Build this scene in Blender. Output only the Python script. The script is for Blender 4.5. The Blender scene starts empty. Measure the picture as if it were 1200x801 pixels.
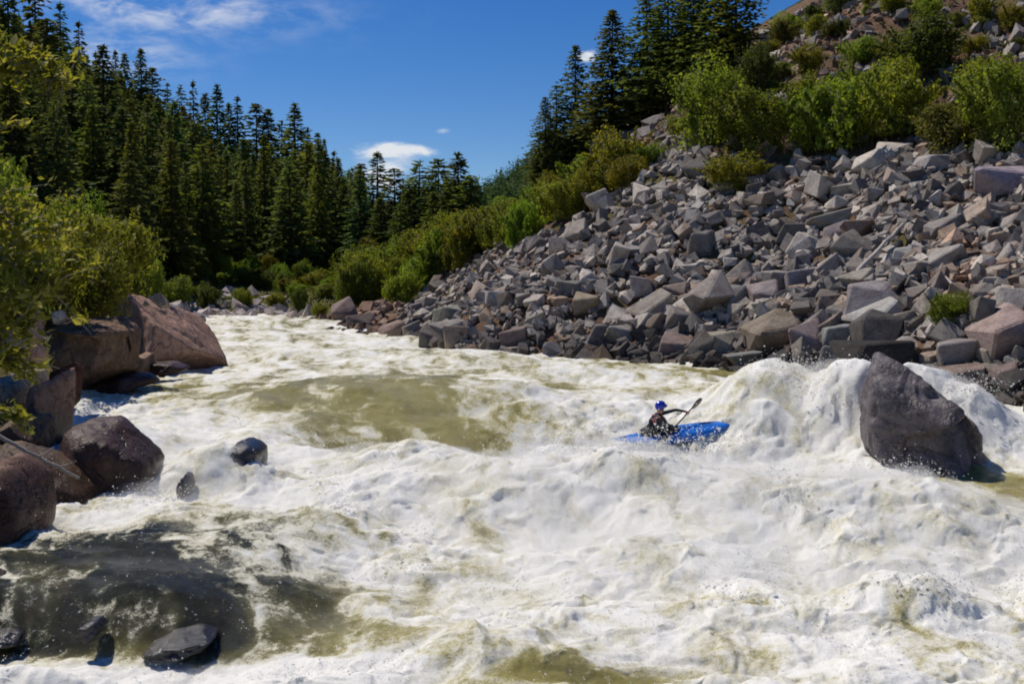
import bpy, bmesh, math, random
import numpy as np
from mathutils import Vector, Matrix

random.seed(7)
RNG = np.random.default_rng(7)
scene = bpy.context.scene
COL = scene.collection

# ------------------------------------------------------------------ camera
F = 1287.0 / 1200.0                      # focal length in image widths
CAM = np.array([0.0, 0.0, 3.5])
PITCH = math.atan((400.5 - 330.0) / 1287.0)
cd = bpy.data.cameras.new("camera"); cam = bpy.data.objects.new("camera", cd); COL.objects.link(cam)
cam.location = CAM; cam.rotation_euler = (math.pi / 2 - PITCH, 0, 0)
cd.sensor_width = 36.0; cd.lens = 36.0 * F; cd.clip_start = 0.1; cd.clip_end = 6000
scene.camera = cam

# ------------------------------------------------------------------ light
SUN_AZ = math.radians(-52.0)             # clockwise from +Y: to the left, a little ahead of the camera
SUN_EL = math.radians(57.0)
SUN = Vector((math.sin(SUN_AZ) * math.cos(SUN_EL), math.cos(SUN_AZ) * math.cos(SUN_EL), math.sin(SUN_EL)))
sd = bpy.data.lights.new("sun", 'SUN'); so = bpy.data.objects.new("sun", sd); COL.objects.link(so)
sd.energy = 4.5; sd.angle = math.radians(0.53); sd.color = (1.0, 0.93, 0.83)
so.rotation_euler = (-SUN).to_track_quat('-Z', 'Y').to_euler(); so.location = (0, 0, 60)

scene.view_settings.view_transform = 'Standard'
scene.view_settings.look = 'None'
scene.view_settings.exposure = 0.0
scene.view_settings.gamma = 1.0
scene.view_settings.use_curve_mapping = False
scene.cycles.filter_width = 1.9
scene.cycles.max_bounces = 7
scene.cycles.volume_bounces = 3
scene.cycles.diffuse_bounces = 3
scene.cycles.transparent_max_bounces = 8
scene.cycles.caustics_reflective = False
scene.cycles.caustics_refractive = False


class NT:
    """small node builder"""
    def __init__(self, tree): self.t = tree; self.n = tree.nodes; self.l = tree.links
    def new(self, typ, **kw):
        nd = self.n.new(typ)
        for k, v in kw.items(): setattr(nd, k, v)
        return nd
    def put(self, sock, v):
        if isinstance(v, bpy.types.NodeSocket): self.l.new(v, sock)
        elif v is not None:
            if isinstance(v, (tuple, list)) and len(v) == 3 and sock.type == 'RGBA': v = (*v, 1)
            sock.default_value = v
    def math(self, op, a, b=None, c=None, clamp=False):
        nd = self.new('ShaderNodeMath', operation=op, use_clamp=clamp)
        self.put(nd.inputs[0], a)
        if b is not None: self.put(nd.inputs[1], b)
        if c is not None: self.put(nd.inputs[2], c)
        return nd.outputs[0]
    def noise(self, vec, scale, detail=3, rough=0.55, dist=0.0):
        nd = self.new('ShaderNodeTexNoise')
        if vec is not None: self.l.new(vec, nd.inputs['Vector'])
        nd.inputs['Scale'].default_value = scale; nd.inputs['Detail'].default_value = detail
        nd.inputs['Roughness'].default_value = rough; nd.inputs['Distortion'].default_value = dist
        return nd.outputs['Fac']
    def ramp(self, fac, stops):
        nd = self.new('ShaderNodeValToRGB'); e = nd.color_ramp.elements
        while len(e) < len(stops): e.new(0.5)
        for k, (p, c) in enumerate(stops):
            e[k].position = p; e[k].color = (*c, 1) if isinstance(c, (tuple, list)) else (c, c, c, 1)
        self.put(nd.inputs[0], fac); return nd.outputs['Color']
    def mix(self, fac, a, b, mode='MIX'):
        nd = self.new('ShaderNodeMix', data_type='RGBA', blend_type=mode)
        self.put(nd.inputs[0], fac); self.put(nd.inputs[6], a); self.put(nd.inputs[7], b)
        return nd.outputs[2]
    def smooth(self, x, lo, hi):
        nd = self.new('ShaderNodeMapRange', interpolation_type='SMOOTHSTEP')
        self.put(nd.inputs[0], x); nd.inputs[1].default_value = lo; nd.inputs[2].default_value = hi
        return nd.outputs[0]
    def bump(self, h, strength, dist):
        nd = self.new('ShaderNodeBump'); self.l.new(h, nd.inputs['Height'])
        nd.inputs['Strength'].default_value = strength; nd.inputs['Distance'].default_value = dist
        return nd.outputs['Normal']


# ------------------------------------------------------------------ sky
world = bpy.data.worlds.new("World"); scene.world = world; world.use_nodes = True
w = NT(world.node_tree); w.n.clear()
sky = w.new('ShaderNodeTexSky', sky_type='NISHITA', sun_disc=False)
sky.sun_elevation = SUN_EL; sky.sun_rotation = SUN_AZ
sky.air_density = 1.0; sky.dust_density = 0.25; sky.ozone_density = 4.0; sky.altitude = 1200
tc = w.new('ShaderNodeTexCoord'); sx = w.new('ShaderNodeSeparateXYZ'); w.l.new(tc.outputs['Generated'], sx.inputs[0])
az = w.math('ARCTAN2', sx.outputs[0], sx.outputs[1]); el = w.math('ARCSINE', sx.outputs[2])
cv = w.new('ShaderNodeCombineXYZ'); w.put(cv.inputs[0], az); w.put(cv.inputs[1], w.math('MULTIPLY', el, 2.6))
n_big = w.noise(cv.outputs[0], 6.5, 7, 0.6, 0.5)
n_fine = w.noise(cv.outputs[0], 22.0, 6, 0.62, 0.3)
def cloud_bank(a0, e0, sa, se):
    da = w.math('DIVIDE', w.math('SUBTRACT', az, a0), sa); de = w.math('DIVIDE', w.math('SUBTRACT', el, e0), se)
    q = w.math('ADD', w.math('MULTIPLY', da, da), w.math('MULTIPLY', de, de))
    return w.math('EXPONENT', w.math('MULTIPLY', q, -1.0))
def ang(px, py):
    cx, cy = (px - 600) / 1287, (400.5 - py) / 1287
    d = Vector((cx, math.cos(PITCH) + cy * math.sin(PITCH), -math.sin(PITCH) + cy * math.cos(PITCH))).normalized()
    return math.atan2(d.x, d.y), math.asin(d.z)
def bank(px, py, rx, ry):
    a, e = ang(px, py); return cloud_bank(a, e, rx / 1287, ry / 1287)
thin = w.math('ADD', w.math('MULTIPLY', bank(170, 5, 150, 26), 1.0), w.math('MULTIPLY', bank(140, 66, 70, 20), 0.75))
thin = w.math('MULTIPLY', thin, w.smooth(n_fine, 0.36, 0.75))
puff = w.math('ADD', w.math('ADD', bank(463, 175, 58, 9), bank(452, 206, 40, 20)), w.math('ADD', w.math('MULTIPLY', bank(520, 154, 12, 5), 0.62), w.math('MULTIPLY', bank(690, 66, 16, 9), .85)))
n_puff = w.noise(cv.outputs[0], 38.0, 6, 0.62, 0.4)
puff = w.smooth(w.math('MULTIPLY', puff, w.math('ADD', .22, w.math('ADD', w.math('MULTIPLY', w.math('SUBTRACT', n_fine, 0.5), 3.0), w.math('MULTIPLY', n_puff, 1.1)))), 0.22, 0.85)
scat = w.math('MULTIPLY', w.smooth(n_big, 0.60, 0.76), w.smooth(el, 0.30, 0.55))   # fair-weather cloud higher up
cl = w.math('MAXIMUM', w.math('MAXIMUM', w.math('MULTIPLY', thin, 0.85), w.math('MULTIPLY', puff, 0.9)), w.math('MULTIPLY', scat, .7), clamp=True)
hsv = w.new('ShaderNodeHueSaturation'); w.l.new(sky.outputs[0], hsv.inputs['Color'])
hsv.inputs['Hue'].default_value = .512; hsv.inputs['Saturation'].default_value = 1.36; hsv.inputs['Value'].default_value = 1.08
skyc = w.mix(cl, hsv.outputs[0], (9.8, 10.0, 10.3))
bg = w.new('ShaderNodeBackground'); w.l.new(skyc, bg.inputs[0]); bg.inputs[1].default_value = 0.082
wo = w.new('ShaderNodeOutputWorld'); w.l.new(bg.outputs[0], wo.inputs[0])


# ------------------------------------------------------------------ numpy noise
_perm = np.random.default_rng(3).permutation(512).astype(np.int64)
_g2 = np.stack([np.cos(np.arange(512) * 2.399963), np.sin(np.arange(512) * 2.399963)], -1)
_g3 = np.random.default_rng(5).normal(size=(512, 3)); _g3 /= np.linalg.norm(_g3, axis=1, keepdims=True)
def p2(x, y, seed=0):
    xi = np.floor(x).astype(np.int64); yi = np.floor(y).astype(np.int64); fx = x - xi; fy = y - yi
    u = fx * fx * fx * (fx * (fx * 6 - 15) + 10); v = fy * fy * fy * (fy * (fy * 6 - 15) + 10)
    def g(ix, iy, dx, dy):
        h = _perm[(_perm[(ix + seed * 37) & 511] + iy * 7 + seed) & 511]; q = _g2[h]
        return q[..., 0] * dx + q[..., 1] * dy
    a = g(xi, yi, fx, fy); b = g(xi + 1, yi, fx - 1, fy); c = g(xi, yi + 1, fx, fy - 1); d = g(xi + 1, yi + 1, fx - 1, fy - 1)
    return 1.45 * ((a + u * (b - a)) * (1 - v) + v * (c + u * (d - c)))
def p3(p, seed=0):
    i = np.floor(p).astype(np.int64); f = p - i; u = f * f * f * (f * (f * 6 - 15) + 10); r = 0
    for dx in (0, 1):
        for dy in (0, 1):
            for dz in (0, 1):
                h = _perm[(_perm[(_perm[(i[:, 0] + dx + seed * 17) & 511] + i[:, 1] + dy) & 511] + i[:, 2] + dz + seed) & 511]; q = _g3[h]
                dot = q[:, 0] * (f[:, 0] - dx) + q[:, 1] * (f[:, 1] - dy) + q[:, 2] * (f[:, 2] - dz)
                wgt = (u[:, 0] if dx else 1 - u[:, 0]) * (u[:, 1] if dy else 1 - u[:, 1]) * (u[:, 2] if dz else 1 - u[:, 2])
                r = r + wgt * dot
    return 1.5 * r
def fbm2(x, y, s, n=4, seed=0, gain=.5):
    r = 0; a = 1
    for k in range(n): r = r + a * p2(x * s * 2 ** k, y * s * 2 ** k, seed + k); a *= gain
    return r
def fbm3(p, s, n=3, seed=0, gain=.5):
    r = 0; a = 1
    for k in range(n): r = r + a * p3(p * s * 2 ** k, seed + k); a *= gain
    return r
def sstep(a, b, x):
    t = np.clip((x - a) / (b - a), 0, 1); return t * t * (3 - 2 * t)
def softmin(a, b, k=1.5): return -k * np.logaddexp(-a / k, -b / k)
def softmax(a, b, k=.8): return k * np.logaddexp(a / k, b / k)


# ------------------------------------------------------------------ pixel <-> place
CP, SP = math.cos(PITCH), math.sin(PITCH)
def ray(px, py):
    cx, cy = (px - 600) / 1287, (400.5 - py) / 1287
    d = np.array([cx, CP + cy * SP, -SP + cy * CP]); return d / d[1]
def at(px, py, Y): return CAM + ray(px, py) * Y
def proj(P):
    P = np.atleast_2d(P) - CAM
    dep = P[:, 1] * CP - P[:, 2] * SP; up = P[:, 1] * SP + P[:, 2] * CP
    return 600 + 1287 * P[:, 0] / dep, 400.5 - 1287 * up / dep, dep

# ------------------------------------------------------------------ mesh helpers
def mesh_np(name, v, f, mat=None, smooth=False, attrs=None):
    """v (n,3), f (m,k) all of one size"""
    me = bpy.data.meshes.new(name); v = np.asarray(v, np.float32); f = np.asarray(f, np.int32)
    me.vertices.add(len(v)); me.vertices.foreach_set('co', v.ravel())
    k = f.shape[1]; me.loops.add(f.size); me.loops.foreach_set('vertex_index', f.ravel())
    me.polygons.add(len(f)); me.polygons.foreach_set('loop_start', np.arange(0, f.size, k, dtype=np.int32))
    me.polygons.foreach_set('use_smooth', np.full(len(f), smooth))
    me.update(calc_edges=True)
    for an, arr in (attrs or {}).items():
        if arr.ndim == 1:
            a = me.attributes.new(an, 'FLOAT', 'POINT'); a.data.foreach_set('value', arr.astype(np.float32))
        else:
            a = me.attributes.new(an, 'FLOAT_COLOR', 'POINT'); a.data.foreach_set('color', arr.astype(np.float32).ravel())
    if mat: me.materials.append(mat)
    return me
def link(name, me, parent=None):
    o = bpy.data.objects.new(name, me); COL.objects.link(o)
    if parent: o.parent = parent
    return o
def tag(o, label=None, cat=None, group=None, kind=None):
    if label: o['label'] = label
    if cat: o['category'] = cat
    if group: o['group'] = group
    if kind: o['kind'] = kind
    return o
_ICO = {}
def ico(n):
    if n not in _ICO:
        bm = bmesh.new(); bmesh.ops.create_icosphere(bm, subdivisions=n, radius=1)
        v = np.array([x.co[:] for x in bm.verts]); f = np.array([[q.index for q in p.verts] for p in bm.faces]); bm.free()
        _ICO[n] = (v / np.linalg.norm(v, axis=1, keepdims=True), f)
    return _ICO[n]
def tube(pts, radii, n=6):
    """tapered tube along a polyline -> verts, quads"""
    pts = np.asarray(pts, float); V = []; Fq = []
    for i, p in enumerate(pts):
        t = pts[min(i + 1, len(pts) - 1)] - pts[max(i - 1, 0)]; t /= np.linalg.norm(t) + 1e-9
        a = np.cross(t, [0.3, 0.2, 0.93] if abs(t[2]) < .85 else [1, 0, 0]); a /= np.linalg.norm(a); b = np.cross(t, a)
        for k in range(n):
            q = 2 * math.pi * k / n; V.append(p + radii[i] * (math.cos(q) * a + math.sin(q) * b))
    for i in range(len(pts) - 1):
        for k in range(n): Fq.append((i * n + k, i * n + (k + 1) % n, (i + 1) * n + (k + 1) % n, (i + 1) * n + k))
    return np.array(V), np.array(Fq)
def join(parts):
    V = []; Fs = []; o = 0
    for v, f in parts: V.append(v); Fs.append(np.asarray(f) + o); o += len(v)
    return np.concatenate(V), np.concatenate(Fs)


# ------------------------------------------------------------------ materials
def material(name):
    m = bpy.data.materials.new(name); m.use_nodes = True; t = NT(m.node_tree); t.n.clear()
    out = t.new('ShaderNodeOutputMaterial'); b = t.new('ShaderNodeBsdfPrincipled'); t.l.new(b.outputs[0], out.inputs[0])
    return m, t, b, out
def simple(name, col, rough=.6, spec=.4, var=.15, scale=8):
    m, t, b, o = material(name); c = t.new('ShaderNodeTexCoord')
    n = t.noise(c.outputs['Object'], scale, 4)
    t.put(b.inputs['Base Color'], t.mix(n, tuple(x * (1 - var) for x in col), tuple(min(1, x * (1 + var)) for x in col)))
    b.inputs['Roughness'].default_value = rough; b.inputs['Specular IOR Level'].default_value = spec
    return m

def rock_material(name, tint_source, grain=1.0, wet=0.0, big=0):
    """tint from the object colour (single rocks) or a vertex colour (heap)"""
    m, t, b, o = material(name)
    if tint_source == 'object':
        oi = t.new('ShaderNodeObjectInfo'); tint = oi.outputs['Color']
        tc = t.new('ShaderNodeTexCoord'); pos = tc.outputs['Object']
        off = t.new('ShaderNodeVectorMath', operation='ADD'); t.l.new(pos, off.inputs[0])
        cx = t.new('ShaderNodeCombineXYZ'); t.put(cx.inputs[0], t.math('MULTIPLY', oi.outputs['Random'], 50.0)); t.l.new(cx.outputs[0], off.inputs[1]); pos = off.outputs[0]
    else:
        a = t.new('ShaderNodeAttribute'); a.attribute_name = tint_source; tint = a.outputs['Color']
        g = t.new('ShaderNodeNewGeometry'); pos = g.outputs['Position']
    n1 = t.noise(pos, 1.6 * grain, 5, .6); n2 = t.noise(pos, 9 * grain, 6, .65, .4); n3 = t.noise(pos, 45 * grain, 3, .6)
    pat = t.mix(t.smooth(n1, .42, .66), (1, 1, 1), (.72, .68, .66))
    col = t.mix(1.0, tint, pat, 'MULTIPLY')
    col = t.mix(1.0, col, t.ramp(n2, [(.3, .62), (.5, .98), (.72, 1.28)]), 'MULTIPLY')
    lich = t.smooth(t.noise(pos, 5.5 * grain, 5, .7), .63, .70)
    col = t.mix(t.math('MULTIPLY', lich, .30 if not wet else .03), col, (.50, .48, .43))
    rust = t.smooth(t.noise(pos, 1.1 * grain, 4, .6, .6), .58, .70)
    col = t.mix(t.math('MULTIPLY', rust, .25 if not wet else .05), col, (.30, .19, .12))
    if big:
        w1 = t.math('ABSOLUTE', t.math('SUBTRACT', t.noise(pos, 1.3, 4, .55, .3), .5)); w2 = t.math('ABSOLUTE', t.math('SUBTRACT', t.noise(pos, 2.9, 3, .5, .2), .47))
        crack = t.math('MINIMUM', t.smooth(w1, .0, .012), t.smooth(w2, .0, .009))
        col = t.mix(t.math('MULTIPLY', t.math('SUBTRACT', 1.0, crack), .65), col, (.02, .015, .012))
    if big and not wet:                                        # the splash zone stays wet and dark
        gz = t.new('ShaderNodeNewGeometry'); sz = t.new('ShaderNodeSeparateXYZ'); t.l.new(gz.outputs['Position'], sz.inputs[0])
        wb = t.math('SUBTRACT', 1.0, t.smooth(t.math('ADD', sz.outputs[2], t.math('MULTIPLY', t.math('SUBTRACT', n1, .5), 1.6)), .95, 1.6))
        col = t.mix(t.math('MULTIPLY', wb, .8), col, t.mix(1.0, col, (.30, .24, .21), 'MULTIPLY'))
    if wet:
        dark = t.smooth(t.noise(pos, 2.2, 3, .6), .25, .75)
        col = t.mix(t.math('MULTIPLY', dark, .35), col, (.03, .02, .018))
    t.put(b.inputs['Base Color'], col)
    if big and not wet: t.put(b.inputs['Roughness'], t.math('SUBTRACT', .85, t.math('MULTIPLY', wb, .5)))
    else: b.inputs['Roughness'].default_value = .85 if not wet else .40
    b.inputs['Specular IOR Level'].default_value = .12 if not wet else .30
    h = t.math('ADD', t.math('MULTIPLY', n2, .75), t.math('MULTIPLY', n3, .35))
    if big: h = t.math('ADD', h, t.math('MULTIPLY', crack, .5))
    t.put(b.inputs['Normal'], t.bump(h, .55, .07 / grain))
    return m
M_ROCK = rock_material('dry_rock', 'object')
M_BOULDER = rock_material('boulder_rock', 'object', .8, big=1)
M_WET = rock_material('wet_rock', 'object', 1.0, wet=1.0, big=1)
M_HEAP = rock_material('scree_rock', 'tint', 1.6)

M_SLICK = rock_material('slick_rock', 'object', 1.4, wet=1.0)
M_SLICK.node_tree.nodes['Principled BSDF'].inputs['Roughness'].default_value = .16
M_SLICK.node_tree.nodes['Principled BSDF'].inputs['Specular IOR Level'].default_value = .55

def leaf_material(name, base, light, dark, trans=.35, clump=1.2, rnd=.35, rough=.6, spec=.22):
    m, t, b, out = material(name)
    tc = t.new('ShaderNodeTexCoord'); oi = t.new('ShaderNodeObjectInfo'); g = t.new('ShaderNodeAttribute'); g.attribute_name = 'shade'
    n = t.noise(tc.outputs['Object'], clump, 3)
    f = t.math('ADD', t.math('MULTIPLY', n, .6), t.math('MULTIPLY', g.outputs['Fac'], .4))
    c = t.ramp(f, [(.28, dark), (.5, base), (.75, light)])
    hs = t.new('ShaderNodeHueSaturation'); t.l.new(c, hs.inputs['Color'])
    t.put(hs.inputs['Hue'], t.math('ADD', .5, t.math('MULTIPLY', t.math('SUBTRACT', oi.outputs['Random'], .55), .05)))
    t.put(hs.inputs['Value'], t.math('ADD', 1 - rnd / 2, t.math('MULTIPLY', oi.outputs['Random'], rnd)))
    t.put(b.inputs['Base Color'], t.mix(1.0, hs.outputs[0], oi.outputs['Color'], 'MULTIPLY'))
    b.inputs['Roughness'].default_value = rough; b.inputs['Specular IOR Level'].default_value = spec
    tr = t.new('ShaderNodeBsdfTranslucent')
    t.put(tr.inputs[0], t.mix(1.0, t.mix(1.0, hs.outputs[0], oi.outputs['Color'], 'MULTIPLY'), (1.25, 1.3, .55), 'MULTIPLY'))
    mx = t.new('ShaderNodeMixShader'); mx.inputs[0].default_value = trans
    t.l.new(b.outputs[0], mx.inputs[1]); t.l.new(tr.outputs[0], mx.inputs[2]); t.l.new(mx.outputs[0], out.inputs[0])
    return m
M_CONIFER = leaf_material('conifer_needles', (.125, .150, .052), (.220, .232, .078), (.066, .094, .038), .34, 2.5, .5, .85, .12)
M_SHRUB = leaf_material('shrub_leaves', (.175, .192, .028), (.300, .305, .052), (.085, .112, .018), .50, .9, .5)
M_WILLOW = leaf_material('willow_leaves', (.170, .190, .030), (.295, .295, .075), (.085, .112, .020), .50, 1.4, .3)
M_BARK = simple('bark', (.085, .062, .048), .9, .2, .4, 6)
M_TWIG = simple('grey_twig', (.30, .26, .22), .8, .2, .25, 20)
M_DRIFT = simple('bleached_wood', (.42, .37, .33), .8, .2, .3, 12)


# ------------------------------------------------------------------ lie of the land
SH_Y = np.array([0, 10, 12, 14, 16, 20, 25, 34, 45, 66, 72, 90.])
SH_X = np.array([-5.3, -5.4, -5.6, -5.9, -6.2, -8.0, -9.6, -10.2, -12.7, -18.9, -21, -30.])
def shore_left(Y): return np.interp(Y, SH_Y, SH_X)
def hill_noise(X, Y): return fbm2(X, Y, .035, 4, 11) * np.clip(np.hypot(X, Y) * .012, 0, 4.5)
def land(X, Y):
    X = np.asarray(X, float); Y = np.asarray(Y, float)
    A = .22 * X + .56 * Y - 19.6
    C = .50 * X + .30 * Y - 11.9
    B = .64 * X + .117 * Y - 1.55
    B = B - .45 * np.maximum(0, Y - 96 - 8 * np.maximum(X - 8.5, 0))          # the spur ends here; the valley bends behind it
    R = softmin(softmax(A, C, .6), B, .8)
    D = .25 * (X + 9.2) + np.where(Y < 54, .16, .09) * (Y - 54) + 1.0 - .4 * np.maximum(0, X - 1)     # the low point upstream
    R = np.maximum(R, np.minimum(D, 1.9 + .02 * Y * 0))
    R = R + fbm2(X, Y, .16, 3, 21) * .45 * sstep(.2, 3.5, R) + fbm2(X, Y, .55, 2, 25) * .30 * sstep(.2, 2, R)
    R = R + (.55 * fbm2(X, Y, .22, 3, 28) + .5 * np.abs(p2(X * .35, Y * .5, 29))) * sstep(9, 15, R)
    R = np.where(R > 30, 30 + (R - 30) * .9, R)
    d = shore_left(Y) - X                                      # inland from the left shore
    lev = .45 + .5 * sstep(14, 22, Y) + .25 * sstep(30, 66, Y)
    bankL = lev - .35 + np.clip(d, -4, 60) * .62
    bankL = softmin(bankL, lev + 1.55 + .03 * d, .3)
    hill = -.57 * X - .026 * Y - 8.6 + hill_noise(X, Y)
    far = 1.05 + .085 * (Y - 69 - .15 * (X + 20)) + 0 * X
    far = np.where(Y > 62, far, -5)
    L = softmax(np.where(d > -4, bankL, -5), hill, .5)
    L = softmax(L, far, .3)
    L = L + fbm2(X, Y, .3, 3, 31) * .22 * sstep(.6, 2.0, L)
    # distant ridge closing the valley
    ridge = np.clip(np.interp(X / np.maximum(Y, 1), [-.3, -.12, -.045, .0, .035, .12, .3, 1], [.040, .052, .070, .098, .125, .16, .24, .4]), 0, 1) * Y
    ridge = ridge * sstep(420, 900, Y)
    H = np.maximum(np.maximum(R, L), -1.5)
    lowfar = np.minimum(H, .22 * Y + 5)
    return np.where(Y > 420, np.maximum(np.where(Y > 600, -1.5, H * 0 + H), ridge), H)
def ground_hit(px, py, y0=12.0, y1=420.0, step=.35):
    d = ray(px, py); Y = np.arange(y0, y1, step) ; Y = y0 * (y1 / y0) ** np.linspace(0, 1, 1400)
    P = CAM[None] + d[None] * Y[:, None]; h = land(P[:, 0], P[:, 1])
    k = np.argmax(P[:, 2] < h)
    if P[k, 2] >= h[k]: return None
    return P[k]

def terrain():
    rows = 5.0 * (1500 / 5.0) ** np.linspace(0, 1, 330); cols = np.linspace(-1.15, 1.15, 330)
    Yg = np.repeat(rows[:, None], 330, 1); Xg = cols[None] * Yg
    Z = land(Xg, Yg)
    n = 330; i = np.arange(n * n).reshape(n, n)
    f = np.stack([i[:-1, :-1], i[:-1, 1:], i[1:, 1:], i[1:, :-1]], -1).reshape(-1, 4)
    m, t, b, o = material('earth')
    g = t.new('ShaderNodeNewGeometry'); pos = g.outputs['Position']
    n1 = t.noise(pos, .18, 5, .6); n2 = t.noise(pos, 1.7, 5, .65); n3 = t.noise(pos, 9, 4, .7)
    dirt = t.ramp(n2, [(.3, (.075, .048, .034)), (.5, (.165, .100, .066)), (.7, (.26, .165, .105))])
    grass = t.ramp(n3, [(.3, (.050, .060, .015)), (.55, (.12, .115, .032)), (.75, (.24, .185, .075))])
    c = t.mix(t.math('MULTIPLY', t.smooth(n1, .50, .64), .8), dirt, grass)
    sep = t.new('ShaderNodeSeparateXYZ'); t.l.new(pos, sep.inputs[0])
    fl = t.smooth(sep.outputs[0], -14, -22)                   # the wooded side has dark litter
    fl = t.math('MULTIPLY', fl, t.smooth(sep.outputs[2], 3.5, 9.0))
    lit = t.ramp(n2, [(.35, (.022, .026, .010)), (.55, (.045, .045, .018)), (.75, (.10, .08, .035))])
    c = t.mix(fl, c, lit)
    bk = t.math('MULTIPLY', t.smooth(sep.outputs[0], -8, -11), t.math('SUBTRACT', 1.0, t.smooth(sep.outputs[2], 4.2, 6.5)))
    c = t.mix(t.math('MULTIPLY', bk, .85), c, t.ramp(n2, [(.3, (.055, .068, .016)), (.5, (.105, .110, .028)), (.66, (.20, .165, .065))]))
    c = t.mix(t.smooth(sep.outputs[1], 330, 430), c, t.ramp(n1, [(.35, (.020, .030, .015)), (.65, (.045, .058, .026))]))
    t.put(b.inputs['Base Color'], c); b.inputs['Roughness'].default_value = .95; b.inputs['Specular IOR Level'].default_value = .1
    t.put(b.inputs['Normal'], t.bump(t.math('ADD', n2, n3), .8, .25))
    me = mesh_np('ground', np.stack([Xg, Yg, Z], -1).reshape(-1, 3), f, m, True)
    tag(link('ground', me), kind='structure')
terrain()

# ------------------------------------------------------------------ river
XB = np.array([-12, -9, -6, -4, -2.4, -1, 0.5, 2, 4, 6, 8, 10, 14])
YC = np.array([22, 22, 22.6, 25.2, 25.9, 25.4, 24.6, 24.4, 24.8, 25.2, 25.0, 25.0, 25.0])
YF = np.array([14.8, 14.8, 15.0, 17.2, 19.6, 19.9, 20.2, 20.2, 19.8, 19.4, 18.8, 18.6, 18.6])
def wxy(px, py, z):
    d = ray(px, py); Y = (z - 3.5) / d[2]; return d[0] * Y, Y
def blob(X, Y, x, y, sx, sy, ang_=0.0):
    c, s = math.cos(ang_), math.sin(ang_); dx, dy = X - x, Y - y
    u, v = dx * c + dy * s, -dx * s + dy * c
    return np.exp(-((u / sx) ** 2 + (v / sy) ** 2))
# piled water: place, half widths, height
MOUNDS = [
    (1.0, 16.9, 1.9, 1.5, .66, 0), (2.9, 16.2, 1.6, 1.5, .50, .2), (-.9, 16.2, 1.2, 1.2, .34, 0), (4.9, 15.2, 1.4, 1.1, .50, 0),
    (1.8, 13.4, 1.3, .8, .24, .2), (6.4, 14.6, 1.3, .9, .30, 0), (4.3, 11.6, .8, .5, .30, .2), (2.6, 18.6, 2.0, .8, .25, 0),
    (5.75, 23.6, 1.25, 1.3, .98, .1), (5.0, 22.6, .9, 1.0, .30, 0), (7.5, 22.35, 1.1, .8, 1.08, 0), (6.75, 22.0, .8, 1.0, .28, 0), (8.85, 21.8, .8, 1.1, .92, -.2), (10.2, 21.0, 1.3, 1.4, .30, 0),
    (-4.2, 20.6, .9, 1.3, .30, .0), (-4.6, 16.9, .75, .8, .42, .2), (-6.7, 18.4, .9, 1.2, .25, 0),
    (1.5, 29.5, 2.2, 1.3, .30, .1), (-3.5, 30, 2.0, 1.0, .16, 0), (-1.8, 33.5, 2.6, 1.6, .40, .1), (3.8, 28.6, 1.6, .9, .24, -.1), (-6.5, 36, 2, 1.2, .22, 0),
    (-4.8, 41, 2.2, 1.6, .32, 0), (-9.5, 46, 2.4, 1.6, .3, 0), (-10.5, 55, 3, 2, .35, 0), (-14, 60, 3, 2, .3, 0),
    (0.2, 10.4, .9, .5, .10, .3), (-1.6, 9.2, .8, .4, .12, 0), (2.6, 9.3, 1.0, .5, .12, .2),
    (1.55, 9.75, 1.0, .35, -.18, .15), (-2.6, 24.5, 3.0, 1.7, .48, .03), (-1.6, 20.3, 2.6, .9, -.36, 0), (-1.4, 18.4, 2.2, .8, .34, .05), (-4.4, 21.0, 1.2, .8, -.1, 0),
]
def water_parts(X, Y):
    yc = np.interp(X, XB, YC); yf = np.interp(X, XB, YF)
    s = np.clip((Y - yf) / (yc - yf), 0, 1)
    ramp = np.clip(s * s * (2.2 - 1.2 * s), 0, 1); ramp = 1 - (1 - ramp) ** 1.25
    up = .92 + .010 * np.clip(Y - 24, 0, 60)
    pool = .46 * sstep(-1.3, -3.2, X + .25 * (13 - Y)) * np.where(Y < yf + 3, 1, 1)
    edge = 10.75 + .35 * p2(X * .8, X * 0 + 3.3, 5) + .15 * p2(X * 2.7, X * 0 + 1.3, 6)
    pool = pool * sstep(edge - .75, edge + .15, Y)
    base = pool + (up - pool) * ramp
    return base, s, pool, edge
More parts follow.
